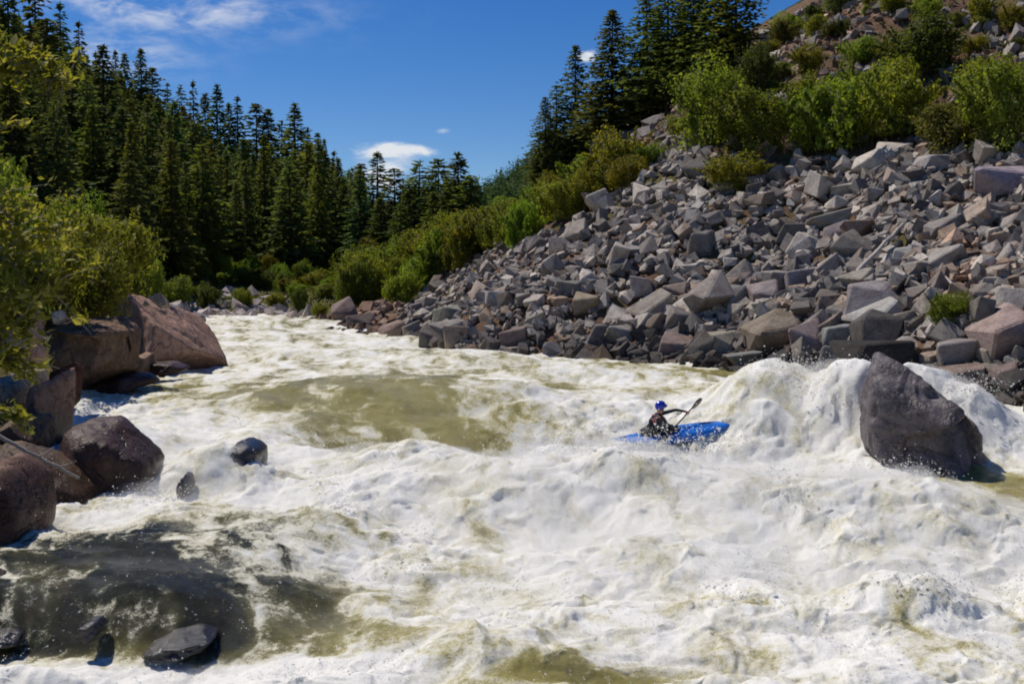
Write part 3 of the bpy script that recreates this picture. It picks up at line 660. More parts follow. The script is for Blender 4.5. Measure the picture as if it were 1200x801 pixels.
def block(seed, bevel):
    """a broken block: the hull of a box with its corners knocked about, edges slightly worn"""
    r = np.random.default_rng(seed); c = np.array([[x, y, z] for x in (-1, 1) for y in (-1, 1) for z in (-1, 1)], float) * .80
    c += r.normal(size=c.shape) * .20; c[r.integers(8)] *= r.uniform(.35, .7); c[r.integers(8)] *= r.uniform(.5, .8)
    ex = r.normal(size=(int(r.integers(2, 5)), 3)); ex /= np.linalg.norm(ex, axis=1, keepdims=True); c = np.concatenate([c, ex * r.uniform(.85, 1.05, (len(ex), 1))])
    bm = bmesh.new(); vs = [bm.verts.new(p) for p in c]; q = bmesh.ops.convex_hull(bm, input=vs)
    bmesh.ops.delete(bm, geom=[g for g in set(q['geom_interior']) | set(q['geom_unused']) if isinstance(g, bmesh.types.BMVert)], context='VERTS')
    bmesh.ops.dissolve_limit(bm, angle_limit=math.radians(14), verts=bm.verts[:], edges=bm.edges[:])
    if bevel: bmesh.ops.bevel(bm, geom=bm.edges[:], offset=bevel, segments=1, affect='EDGES', profile=.6)
    bmesh.ops.triangulate(bm, faces=bm.faces[:]); bm.normal_update()
    bm.verts.index_update(); v = np.array([x.co[:] for x in bm.verts]); f = np.array([[x.index for x in p.verts] for p in bm.faces]); bm.free(); return v, f
VAR = [block(900 + k, .07) for k in range(NVAR)]
VAR_S = [block(1300 + k, 0) for k in range(20)]
VAR_ME = [mesh_np('rock', v, f, M_ROCK, False) for v, f in VAR]

def place_class(n, lo, hi, power, region, y_range=(20, 125)):
    """random spots on the slope with sizes; region is tested where the spot shows"""
    Y = y_range[0] * (y_range[1] / y_range[0]) ** rt.random(n * 3) ; U = rt.random(n * 3) * .70 - .20; X = U * Y
    Z = land(X, Y); px, py, dp = proj(np.stack([X, Y, Z], -1))
    k = Z > .05
    hit = np.zeros(len(X), bool)
    for p in region: hit |= in_poly(px, py, p)
    k &= hit; X, Y, Z = X[k][:n], Y[k][:n], Z[k][:n]
    s = lo * (hi / lo) ** (rt.random(len(X)) ** power)
    return X, Y, Z, s
# blocks picked out one by one in the photo: px, py, width, height (photo), tone, label
HERO = [
 (908, 390, 66, 40, 'brown', 'largest flat-topped brown block on the rockslide, left of the foam-collared boulder'),
 (944, 396, 32, 38, 'tan', 'tan block leaning against the right end of the largest flat-topped brown block'),
 (848, 404, 32, 34, 'tan', 'squarish tan-grey block near the water left of the largest flat-topped brown block'),
 (982, 392, 36, 34, 'grey', 'bright-topped grey block between the tan leaning block and the wide pale block'),
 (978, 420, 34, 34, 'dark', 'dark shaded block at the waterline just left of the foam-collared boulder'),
 (1030, 376, 62, 34, 'pale', 'wide pale tan block straight above the foam-collared boulder'),
 (1024, 346, 64, 34, 'grey', 'grey slab with a broken overhanging edge under the long bleached pole'),
 (940, 330, 40, 32, 'grey', 'smooth grey faceted block in the middle of the rockslide'),
 (902, 345, 38, 26, 'grey', 'grey wedge left of the smooth faceted block mid-slope'),
 (1011, 268, 32, 22, 'rust', 'single orange-pink block standing out in the grey rockslide'),
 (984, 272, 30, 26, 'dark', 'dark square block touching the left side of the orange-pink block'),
 (978, 254, 54, 16, 'grey', 'long thin grey slab lying above the dark square block'),
 (988, 222, 30, 18, 'pale', 'very pale flat stone under the shrubs above the orange-pink block'),
 (1096, 187, 40, 24, 'pale', 'whitish block high on the rockslide in front of the dark shrub shade'),
 (1178, 208, 66, 40, 'pale', 'big pale-topped slab with a dark front high at the right end of the rockslide'),
 (1128, 411, 50, 32, 'grey', 'rounded grey block near the water below the small green bush'),
 (1182, 388, 72, 46, 'tan', 'big rounded tan-grey boulder right of the small green bush by the water'),
 (1133, 440, 42, 28, 'brown', 'triangular brown block at the foam edge below the rounded grey block'),
 (1096, 418, 30, 14, 'tan', 'flat tan stone at the foam edge beside the top of the wet boulder'),
 (1160, 418, 18, 30, 'tan', 'upright narrow tan stone between the triangular brown block and the big rounded boulder'),
 (1060, 405, 36, 18, 'pale', 'low pale stone behind the crest of the wet midstream boulder'),
 (1180, 440, 30, 30, 'brown', 'brown block low by the foam near the right edge'),
 (753, 331, 26, 24, 'pale', 'bright whitish stone in the middle of the left rockslide'),
 (690, 356, 32, 24, 'rust', 'block with an orange-stained underside in the left rockslide'),
 (726, 392, 30, 24, 'grey', 'light-topped grey block above the water behind the upstream green water'),
 (796, 402, 42, 24, 'brown', 'wide brownish block near the water above the kayaker'),
 (586, 350, 26, 22, 'pale', 'pale blocky stone under the willow thicket on the left rockslide'),
 (648, 410, 26, 22, 'dark', 'dark wet block at the foam edge at the left foot of the rockslide'),
 (670, 336, 28, 22, 'dark', 'dark square block above the orange-stained block'),
 (458, 388, 30, 24, 'rust', 'reddish brown rounded rock at the waterline on the upstream point'),
 (402, 368, 30, 30, 'brown', 'dark brown block at the very tip of the upstream point'),
 (420, 378, 28, 22, 'brown', 'brown rock next to the tip block of the upstream point'),
 (530, 366, 30, 20, 'grey', 'grey slab near the left foot of the rockslide'),
 (724, 160, 60, 26, 'dark', 'dark overhanging ledge of rock above the willow thicket below the firs'),
 (824, 284, 30, 34, 'dark', 'dark block standing in for a shaded hole half way up the rockslide'),  # dark-toned block added where there is only a shaded gap between rocks
 (1010, 330, 34, 26, 'grey', 'grey block propped behind the slab with the broken edge'),
 (1060, 300, 26, 20, 'pale', 'pale block beside the upper end of the long bleached pole'),
 (600, 395, 30, 22, 'brown', 'brown block at the waterline under the left rockslide'),
 (1120, 300, 30, 20, 'grey', 'grey slab above the reddish scree patch at right'),
 (880, 420, 40, 22, 'dark', 'dark low block at the waterline beneath the largest flat-topped brown block'),
]
SIDE = 'blocks of the rockslide on the right bank'
hero_spots = []
for j, (px, py, wd, ht, tone, lab) in enumerate(HERO):
    p = ground_hit(px, py + ht * .30, 15)
    if p is None: continue
    Wm, Hm = wd / 1287 * p[1], ht / 1287 * p[1]
    o = link('block', VAR_ME[(j * 7 + 3) % NVAR]); 
    nrm = slope_normal(p[:1], p[1:2])
    r3 = np.random.default_rng(j + 50)
    q = rot_from(nrm * .35 + [[0, 0, .65]], np.array([r3.normal() * .25]), .10, r3)[0]
    M = np.eye(4); M[:3, :3] = q @ np.diag([Wm * .62, max(Wm, Hm) * .55, Hm * .66]); M[:3, 3] = p + np.array([0, .12 * Wm, Hm * .16])
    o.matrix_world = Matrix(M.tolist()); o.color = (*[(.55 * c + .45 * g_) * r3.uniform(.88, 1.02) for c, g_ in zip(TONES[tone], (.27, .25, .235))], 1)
    tag(o, lab, 'rock', SIDE); hero_spots.append((p[0], p[1], Wm * .42))
hero_spots = np.array(hero_spots)

XS = []
for n, lo, hi, pw, reg in [(520, .46, 1.1, 2.2, [TALUS]), (4200, .26, .56, 1.4, [TALUS]), (8000, .12, .32, 1.2, [TALUS]), (300, .45, 1.15, 1.8, SCREE), (1900, .14, .5, 1.3, SCREE), (1200, .14, .55, 1.7, [[(720, 165), (880, -5), (1210, -5), (1210, 180), (800, 190)]])]:
    XS.append(np.stack(place_class(n, lo, hi, pw, reg), -1))
# rocks on the far left bank and behind the left boulders
def bank_rocks(n, poly, lo, hi, y_range, tones):
    out = []
    while len(out) < n:
        px, py = rt.uniform(min(p[0] for p in poly), max(p[0] for p in poly)), rt.uniform(min(p[1] for p in poly), max(p[1] for p in poly))
        if not in_poly(np.array([px]), np.array([py]), poly)[0]: continue
        p = ground_hit(px, py, *y_range)
        if p is None: p = at(px, py, y_range[0] + 3)
        out.append((p[0], p[1], p[2], lo * (hi / lo) ** (rt.random() ** 1.5), rt.integers(len(tones))))
    return np.array(out)
S = np.concatenate(XS); S[:, 3] *= (1 + .32 * sstep(4.0, 1.0, S[:, 2])) * (1 - .30 * sstep(5, -1, S[:, 0]))
LB = bank_rocks(150, [(192, 372), (205, 358), (240, 362), (262, 340), (300, 345), (340, 356), (366, 368), (366, 378), (300, 378), (230, 382)], .30, .95, (35, 100), [0])
LC = bank_rocks(90, [(0, 400), (0, 365), (60, 372), (140, 352), (190, 356), (190, 372), (60, 400)], .14, .32, (16, 45), [0])
n_rock = len(S)
side = np.concatenate([np.zeros(n_rock), np.ones(len(LB)), np.full(len(LC), 2)])
S = np.concatenate([S, LB[:, :4], LC[:, :4]])
# keep the biggest from burying the picked blocks
dd = np.min(np.hypot(S[:, None, 0] - hero_spots[None, :, 0], S[:, None, 1] - hero_spots[None, :, 1]) - hero_spots[None, :, 2] - .35 * S[:, None, 3], axis=1)
keep = (dd > 0) | (S[:, 3] < .2); S, side = S[keep], side[keep]
# thin out so that big ones do not sink into one another
order = np.argsort(-S[:, 3]); S, side = S[order], side[order]
nb = int((S[:, 3] > .5).sum()); ok = np.ones(len(S), bool)
for i in range(nb):
    d = np.hypot(S[:i, 0] - S[i, 0], S[:i, 1] - S[i, 1]); ok[i] = not np.any((d < .36 * (S[:i, 3] + S[i, 3])) & ok[:i])
S, side = S[ok], side[ok]
X, Y, Z, s = S.T
nrm = slope_normal(X, Y)
px, py, dep = proj(np.stack([X, Y, Z], -1))
asp = np.stack([rt.uniform(.85, 1.25, len(S)), rt.uniform(.72, 1.05, len(S)), rt.uniform(.55, .98, len(S))], -1)
R = rot_from(nrm, rt.random(len(S)) * 6.283, .55, rt)
lift = s * rt.uniform(.0, .40, len(S)) + np.where(s < .34, -.02 + .08 * rt.random(len(S)), 0)
ctr = np.stack([X, Y, Z], -1) + nrm * lift[:, None]
pick = rt.integers(len(GREY), size=len(S)); tint = np.array(GREY)[pick] * (.42 + .80 * rt.random(len(S)) ** .9)[:, None]
tint = tint * np.array([[1.03, 1.0, .95]]); tint = tint * np.where(rt.random(len(S)) > .84, 1.35, 1)[:, None]; warm = rt.random(len(S)); tint[warm > .93] = np.array([.36, .27, .20]) * rt.uniform(.75, 1.1, (warm > .93).sum())[:, None]
tint = np.where((side == 1)[:, None], np.array([[.46, .40, .37]]) * rt.uniform(.7, 1.15, len(S))[:, None], tint)
tint = np.where((side == 2)[:, None], np.array([[.25, .20, .16]]) * rt.uniform(.7, 1.15, len(S))[:, None], tint)
dirt = in_poly(px, py, [(1090, 300), (1130, 285), (1230, 300), (1230, 370), (1110, 370)]) | in_poly(px, py, SCREE[1]) | in_poly(px, py, SCREE[0])
tint = np.where((dirt & (s < .45))[:, None], tint * np.array([[1.06, .89, .77]]), tint)
point = (px < 470) & (side == 0); tint = np.where(point[:, None], tint * np.array([[1.0, .78, .66]]), tint)
# wet and weed-dark along the waterline
wl = np.clip((Z - .55 - .5 * (Y < 36)) / 1.3, 0, 1) * .70 + .28; tint = tint * np.where(side == 0, wl, 1)[:, None]
mag = s / dep; vis = (px > -10) & (px < 1210) & (py > -8) & (py < 470)
single = np.zeros(len(S), bool); cand = np.where(vis)[0]; cand = cand[np.argsort(-mag[cand])][:235]; single[cand] = True

def colour_word(c):
    v = c.mean(); h = c[0] / c[2]
    if v < .15: return 'dark'
    if h > 1.5: return 'rusty brown'
    if h > 1.22: return 'tan'
    return 'pale grey' if v > .33 else ('mid grey' if v > .22 else 'dark grey')
def zone_word(x, y, sd):
    if sd == 1: return 'among the pale rocks on the far left bank'
    if sd == 2: return 'behind the boulders on the left bank'
    if y < 165: return 'on the brown scree above the green shrubs'
    if x < 470: return 'on the upstream point'
    top, bot = np.interp(x, [470, 570, 700, 780, 900, 1000, 1200], [346, 296, 240, 180, 215, 190, 185]), np.interp(x, [470, 640, 800, 1000, 1200], [400, 432, 438, 436, 465])
    q = (y - top) / (bot - top)
    a = 'the left rockslide' if x < 640 else ('the rockslide beside the thicket' if x < 760 else ('the rockslide above the kayaker' if x < 880 else ('the rockslide left of the pole' if x < 1000 else ('the rockslide around the pole' if x < 1100 else 'the right rockslide'))))
    return ('at the foot of ' if q > .84 else ('low on ' if q > .6 else ('midway up ' if q > .3 else 'high on '))) + a
def shape_word(a): return 'flat slab' if a[2] < .55 else ('squarish block' if a[2] > .72 and a[0] < 1.05 else 'block')
def size_word(m): return 'large' if m > .021 else ('medium' if m > .0155 else 'smallish')
for i in np.where(single)[0]:
    o = link('rock', VAR_ME[i % NVAR]); M = np.eye(4); M[:3, :3] = R[i] @ np.diag(asp[i] * s[i] * .60); M[:3, 3] = ctr[i]
    o.matrix_world = Matrix(M.tolist()); o.color = (*tint[i], 1)
    tag(o, f"{size_word(mag[i])} {colour_word(tint[i])} {shape_word(asp[i])} {zone_word(px[i], py[i], side[i])}", 'rock', SIDE if side[i] == 0 else L)
# the rest of the heap
idx = np.where(~single)[0]; Vs, Fs, Ts = [], [], []; off = 0
for k in range(len(VAR_S)):
    sel = idx[(idx % len(VAR_S)) == k]
    if not len(sel): continue
    v, f = VAR_S[k]
    V = np.einsum('nij,kj->nki', R[sel] * (asp[sel] * s[sel, None] * .66)[:, None, :], v) + ctr[sel][:, None]
    Vs.append(V.reshape(-1, 3)); Fs.append((f[None] + off + len(v) * np.arange(len(sel))[:, None, None]).reshape(-1, 3))
    Ts.append(np.repeat(np.concatenate([tint[sel], np.ones((len(sel), 1))], 1), len(v), 0)); off += len(v) * len(sel)
me = mesh_np('scree', np.concatenate(Vs), np.concatenate(Fs), M_HEAP, False, {'tint': np.concatenate(Ts)})
tag(link('scree', me), 'loose grey scree filling the rockslide between the larger blocks', None, None, 'stuff')

# bleached poles and sticks lying on the rocks
def stick(name, pxs, r0, r1, label, lift=.25, mat=M_DRIFT, wob=.014, cat='driftwood', group='driftwood on the rocks', Y=None, twigs=None):
    a, b2 = pxs; P0 = at(*a, Y[0]) if Y else ground_hit(*a, 15); P1 = at(*b2, Y[1]) if Y else ground_hit(*b2, 15)
    t = np.linspace(0, 1, 9); r = np.random.default_rng(int(a[0] * 7 + a[1]))
    P = P0 + (P1 - P0) * t[:, None] + r.normal(size=(9, 3)) * wob; P[:, 2] += lift
    parts = [tube(P, r0 + (r1 - r0) * t, 7)]
    for (ti, dx, dz, ln) in (twigs or []):
        q = P[ti]; parts.append(tube(np.array([q, q + [dx * ln * .5, 0, dz * ln * .5], q + [dx * ln, .02, dz * ln * 1.1]]), [r1 * .8, r1 * .6, r1 * .3], 5))
    v, f = join(parts); o = link(name, mesh_np(name, v, f, mat, True)); tag(o, label, cat, group); return o
stick('driftwood_pole', ((1004, 335), (1058, 278)), .075, .045, 'long bleached pole lying up the rockslide beside the orange-pink block', .42)
stick('driftwood_pole', ((640, 300), (668, 278)), .09, .06, 'short pale log under the edge of the willow thicket', .3)
stick('driftwood_stick', ((1098, 332), (1120, 352)), .06, .04, 'pale stick slanting down to the right above the small green bush', .35)
stick('driftwood_stick', ((1090, 372), (1104, 356)), .06, .04, 'pale stick slanting up to the right beside the small green bush', .35)
stick('driftwood_stick', ((918, 292), (938, 282)), .07, .05, 'short grey stick left of the orange-pink block', .35)
stick('driftwood_stick', ((1186, 306), (1200, 318)), .06, .03, 'thin grey stick at the right edge of the rockslide', .35)
stick('fallen_branch', ((-6, 509), (92, 560)), .030, .018, 'thin pale fallen stick lying across the brown shelf by the left bank', .0, M_TWIG, .01, 'branch', None, (14.0, 14.25), [(4, .8, .45, .25), (6, .9, .25, .18)])


# ------------------------------------------------------------------ foliage
def leaf_mesh(name, P, nrm, size, r, aspect=.55, mat=None, jitter=.7, axis=None):
    """one kite of a leaf per point"""
    n = len(P); a = r.normal(size=(n, 3)) if axis is None else axis + r.normal(size=(n, 3)) * jitter * .6
    z = nrm + r.normal(size=(n, 3)) * jitter; z /= np.linalg.norm(z, axis=1, keepdims=True)
    x = a - (a * z).sum(1, keepdims=True) * z; x /= np.linalg.norm(x, axis=1, keepdims=True) + 1e-9; y = np.cross(z, x)
    s = size * np.exp(r.normal(size=n) * .25)
    k = np.stack([P - x * s[:, None], P + y * (s * aspect)[:, None] + z * (s * .12)[:, None], P + x * s[:, None], P - y * (s * aspect)[:, None] + z * (s * .12)[:, None]], 1)
    f = np.arange(4 * n).reshape(n, 4); sh = np.repeat(r.random(n), 4)
    return mesh_np(name, k.reshape(-1, 3), f, mat, False, {'shade': sh})
def shrub_meshes(seed, leaves, leaf, mat, lobes=11, spread=.62, upright=1.0, name='crown'):
    """a bush about 2 wide and 2 x upright tall, standing on z=0"""
    r = np.random.default_rng(seed); P = []; Nn = []; stems = []
    for j in range(lobes):
        a = r.random() * 6.283; q = math.sqrt(r.random()) * spread; c = np.array([q * math.cos(a), q * math.sin(a), upright * (.45 + .95 * r.random() * (1 - .55 * q))]); rad = .17 + .34 * r.random()
        m = int(leaves / lobes); d = r.normal(size=(m, 3)); d /= np.linalg.norm(d, axis=1, keepdims=True)
        lump = 1 + .42 * fbm3(d, 2.2, 2, seed + j); rr = rad * lump * (.62 + .42 * r.random(m) ** .6)
        P.append(c + d * rr[:, None] * [1, 1, .92]); Nn.append(d + [0, 0, .35])
        b = np.array([.12 * math.cos(a), .12 * math.sin(a), -.15]); stems.append(tube(np.array([b, b * .5 + c * .5 + [0, 0, -.08], c]), [.035, .024, .008], 5))
    for j in range(16):
        a = r.random() * 6.283; e0 = r.uniform(.35, 1.3); o_ = np.array([.35 * math.cos(a), .35 * math.sin(a), upright * .6]); d = np.array([math.cos(a) * math.cos(e0), math.sin(a) * math.cos(e0), math.sin(e0) * upright]); ln = r.uniform(.55, 1.0)
        m = int(leaves * .016); tt = (.35 + .65 * r.random(m))[:, None]; P.append(o_ + d * ln * tt + r.normal(size=(m, 3)) * .055 * (1.25 - tt)); Nn.append(np.tile(d + [0, 0, .5], (m, 1)))
        stems.append(tube(np.array([o_ * .3, o_, o_ + d * ln * .95]), [.022, .014, .004], 4))
    # skirt of leaves down to the ground
    m = int(leaves * .22); a = r.random(m) * 6.283; q = np.sqrt(r.random(m)) * (.62 + .25 * np.cos(a * 3 + seed)); P.append(np.stack([q * np.cos(a), q * np.sin(a), (.05 + .55 * r.random(m)) * upright], -1)); Nn.append(np.stack([np.cos(a), np.sin(a), .4 + 0 * a], -1))
    P = np.concatenate(P); Nn = np.concatenate(Nn); P[:, 2] = np.maximum(P[:, 2], .02)
    v, f = join(stems)
    return leaf_mesh(name, P, Nn, leaf, r, .5, mat), mesh_np('stems', v, f, M_BARK, True)
SHRUBS = [shrub_meshes(40 + k, 8000, .036, M_SHRUB, 10 + k % 4, .62, [1, .8, 1.15, .9, .7, 1.0, 1.25, .85][k]) for k in range(8)]
WILLOWS = [shrub_meshes(80 + k, 6500, .040, M_WILLOW, 15, .66, [1.0, 1.2, .85, 1.1][k]) for k in range(4)]
def plant(name, kind, loc, sx, sz, yaw, label, cat, group, col=(1, 1, 1), crown_name='crown', trunk_name='stems'):
    e = bpy.data.objects.new(name, None); COL.objects.link(e); e.location = loc; e.rotation_euler = (0, 0, yaw); e.scale = (sx, sx, sz); e.empty_display_size = .2
    tag(e, label, cat, group)
    c = link(crown_name, kind[0], e); c.color = (*col, 1)
    link(trunk_name, kind[1], e); return e
rb = np.random.default_rng(5)
def bush_px(px, base, wd, ht, label, kinds=SHRUBS, col=(1, 1, 1), group='shrubs on the right slope', k=None, y0=15, name='shrub', cat='shrub', sink=.12, Y=None, y1=420.):
    p = at(px, base, Y) if Y else ground_hit(px, base, y0, y1)
    if p is None: p = at(px, base, y1 * .3)
    k = int(rb.integers(len(kinds))) if k is None else k
    ys = (kinds[k][0].vertices[0].co[2], )
    top = TOPS[kinds[k][0].name]
    sx = wd / 1287 * p[1] / 1.9; sz = ht / 1287 * p[1] / top
    return plant(name, kinds[k], (p[0], p[1] + sx * .5, land(p[0], p[1] + sx * .5) * (0 if Y else 1) + (p[2] if Y else 0) - sink * sx), sx, sz, rb.random() * 6.28, label, cat, group, col)
TOPS = {}
for kk in SHRUBS + WILLOWS:
    a = np.empty(len(kk[0].vertices) * 3, np.float32); kk[0].vertices.foreach_get('co', a); TOPS[kk[0].name] = float(np.percentile(a[2::3], 99))
YEL, DEEP, BRIGHT, SAGE, LIME = (1.25, 1.08, .8), (.55, .62, .7), (1.15, 1.18, 1.0), (1.0, .98, 1.6), (1.02, 1.2, .8)
for px_, b_, w_, h_, c_, lab in [
 (838, 176, 90, 95, BRIGHT, 'tall green shrub left of the brown scree streak on the right slope'),
 (888, 192, 86, 78, LIME, 'round light green shrub in the middle of the right slope'),
 (864, 228, 70, 42, YEL, 'low yellowish shrub at the top edge of the rockslide below the round light green one'),
 (892, 120, 46, 66, DEEP, 'dark green shrub above the round light green one'),
 (985, 188, 104, 84, LIME, 'broad bright green shrub at the top of the rockslide below the whitish scree'),
 (955, 160, 60, 62, BRIGHT, 'green shrub behind the left shoulder of the broad bright green one'),
 (1062, 172, 84, 84, YEL, 'yellow-green shrub shading a dark hollow above the whitish block'),
 (1030, 135, 70, 60, BRIGHT, 'green shrub uphill between the broad bright green and the yellow-green ones'),
 (1092, 100, 90, 66, DEEP, 'dark green rounded shrub high on the right slope under the bare orange earth'),
 (1062, 92, 50, 46, BRIGHT, 'bright shrub at the left flank of the dark green rounded one'),
 (1130, 182, 90, 62, SAGE, 'greyish green shrub left of the large green one at the right edge'),
 (1188, 184, 90, 108, BRIGHT, 'large green shrub overshadowing the pale-topped slab at the right edge'),
 (1165, 120, 70, 46, YEL, 'yellow shrub above the greyish green one at right'),
 (926, 44, 36, 30, BRIGHT, 'small round shrub high in the scree streak'),
 (948, 96, 36, 30, YEL, 'small pale shrub in the upper scree'),
 (1012, 80, 46, 30, BRIGHT, 'small shrub right of the upper scree'),
 (852, 62, 44, 26, YEL, 'yellow-green shrub at the foot of the tall firs'),
 (786, 104, 52, 24, SAGE, 'pale sage bush on the crest below the tall firs'),
 (770, 124, 34, 22, YEL, 'small yellow bush under the pale sage one'),
 (815, 118, 30, 22, YEL, 'small yellow bush right of the pale sage one'),
 (800, 160, 36, 26, BRIGHT, 'small bush in the scree under the crest'),
 (1090, 26, 34, 26, BRIGHT, 'small bush on the bare slope near the top'),
 (1148, 60, 34, 20, YEL, 'low yellowish bush on the bare orange slope'),
 (1190, 40, 30, 26, YEL, 'yellow bush at the upper right edge'),
 (985, 45, 34, 22, DEEP, 'dark small bush on the upper scree'),
 (1116, 400, 50, 46, LIME, 'small bright green bush growing low in the rockslide near the foam'),
]: bush_px(px_, b_, w_ * 1.18, h_ * 1.04, lab, col=c_)
# the willow thicket sloping along the left side of the rockslide
THK = [(404, 346), (436, 300), (470, 262), (530, 250), (560, 236), (600, 222), (650, 196), (700, 180), (750, 178), (774, 205), (742, 226), (700, 246), (650, 270), (600, 290), (560, 305), (520, 326), (470, 352), (430, 362), (404, 360)]
cnt = 0; used_p = []
while len(used_p) < 110:
    px_, py_ = rb.uniform(400, 775), rb.uniform(178, 362)
    if not in_poly(np.array([px_]), np.array([py_]), THK)[0]: continue
    if any(abs(px_ - a) < 17 and abs(py_ - b_) < 11 for a, b_ in used_p) and rb.random() < .93: continue
    used_p.append((px_, py_)); cnt += 1
    hw = rb.uniform(44, 76); hb_ = min(rb.uniform(40, 62), py_ - np.interp(px_, [400, 430, 520, 560, 600, 640, 690, 735, 775], [302, 286, 262, 252, 236, 216, 196, 176, 172]) + rb.uniform(-2, 8))
    if hb_ < 12: continue
    hw = min(hw, hb_ * 1.6); c_ = [YEL, BRIGHT, LIME, (.8, .9, .8), (1.1, 1.0, .75)][int(rb.integers(5))]
    tone = {0: 'yellowish', 1: 'bright green', 2: 'fresh green', 3: 'dark green', 4: 'olive'}[[YEL, BRIGHT, LIME, (.8, .9, .8), (1.1, 1.0, .75)].index(c_)]
    pos = 'at the low end of' if px_ < 470 else ('amid' if px_ < 620 else 'atop')
    edge = 'by the rocks' if py_ > np.interp(px_, [404, 520, 600, 700, 774], [340, 305, 270, 232, 200]) else 'up the bank'
    bush_px(px_, py_, hw, hb_, f'{tone} willow bush {pos} the thicket, {edge}', col=c_, group='bushes of the willow thicket', name='willow_bush', cat='bush')
for px_, b_, w_, h_, c_, lab in [(430, 318, 54, 54, LIME, 'vivid light green bush in the shade of the firs at the river bend'), (426, 355, 56, 44, YEL, 'yellow-green bush above the upstream point'), (470, 357, 50, 46, BRIGHT, 'round green bush above the reddish brown waterline rock'), (545, 278, 60, 36, YEL, 'pale olive bush at the crest of the thicket'), (735, 218, 90, 62, YEL, 'big pale green bush at the upper right end of the thicket'), (690, 240, 80, 60, BRIGHT, 'big green bush beside the big pale green one')]:
    bush_px(px_, b_, w_, h_, lab, col=c_, group='bushes of the willow thicket', name='willow_bush', cat='bush')
# far left bank
for px_, b_, w_, h_, c_, lab in [(205, 360, 46, 40, BRIGHT, 'green bush on the far left bank next to the pinkish wedge boulder'), (240, 366, 40, 34, DEEP, 'dark green bush among the pale rocks of the far left bank'), (280, 362, 34, 24, BRIGHT, 'low green bush in the middle of the far left bank'), (322, 362, 34, 20, YEL, 'low yellowish bush on the grassy far bank'), (350, 370, 26, 30, DEEP, 'small dark pine-like bush at the end of the far left bank'), (374, 370, 24, 16, YEL, 'tiny bush at the river bend'), (172, 352, 40, 50, BRIGHT, 'leafy bush behind the pinkish wedge boulder')]:
    bush_px(px_, b_, w_, h_, lab, col=c_, group='bushes on the far left bank', y0=34)
r_ = np.random.default_rng(66)
for j in range(34):                                           # scrub at the foot of the forest
    px_ = 150 + 262 * (j + r_.random()) / 34; py_ = np.interp(px_, [150, 200, 250, 330, 400], [318, 330, 338, 350, 356]) + r_.uniform(-24, -4); tone_, c_ = [('yellow-green', YEL), ('bright green', BRIGHT), ('fresh green', LIME), ('dark green', (.7, .8, .8))][j % 4]
    bush_px(px_, py_, r_.uniform(22, 42), r_.uniform(14, 32), f"{tone_} {'wide' if j % 3 else 'upright'} bush under the dark conifers {['beside the left thicket', 'above the pinkish wedge boulder', 'over the pale bank rocks', 'on the grassy rise', 'near the river bend'][int((px_ - 150) / 53)]}", col=c_, group='bushes along the foot of the forest', y0=40)
for j in range(26):                                           # scattered scrub on the brown slope
    px_, py_ = r_.uniform(770, 1200), r_.uniform(5, 178); wd_ = r_.uniform(16, 46); tone_, c_ = [('yellowish', YEL), ('bright green', BRIGHT), ('dark', DEEP), ('grey-green', SAGE)][j % 4]
    if py_ < np.interp(px_, [770, 880, 930], [150, 20, -20]) + 20: continue
    bush_px(px_, py_, wd_, wd_ * r_.uniform(.5, .8), f"{tone_} scrub {['high on the brown slope', 'just behind the shrub line'][int(py_ > 90)]} {'left of the scree' if px_ < 930 else ('by the scree' if px_ < 1060 else 'near bare orange earth')}", col=c_, group='scrub scattered on the brown slope')
# left bank thicket close by
LG = 'leafy bushes on the near left bank'
for px_, b_, w_, h_, c_, Yq, lab in [
 (120, 345, 110, 100, YEL, 33, 'broad yellow-green bush behind the pinkish wedge boulder'),
 (60, 350, 120, 120, BRIGHT, 30, 'tall green bush behind the flat-capped boulder'),
 (100, 368, 100, 80, (.9, .85, .7), 26.5, 'olive bush spilling over the flat-capped boulder'),
 (40, 372, 110, 110, YEL, 24.5, 'yellow-green bush at the left over the upright tan rock'),
 (0, 372, 110, 170, BRIGHT, 22, 'large light green bush at the left edge'),
 (-30, 380, 130, 210, BRIGHT, 19, 'tall light green willow at the left edge, nearest its kind'),
 (140, 318, 70, 60, YEL, 40, 'bush with yellow leaf tips below the dark firs'),
 (85, 285, 70, 60, LIME, 44, 'fresh green bush at the foot of the dark firs'),
 (150, 350, 60, 70, DEEP, 38, 'shaded bush between the broad yellow-green one and the far bank'),
]: bush_px(px_, b_, w_, h_, lab, kinds=WILLOWS, col=c_, group=LG, Y=Yq, name='willow_bush', cat='bush')

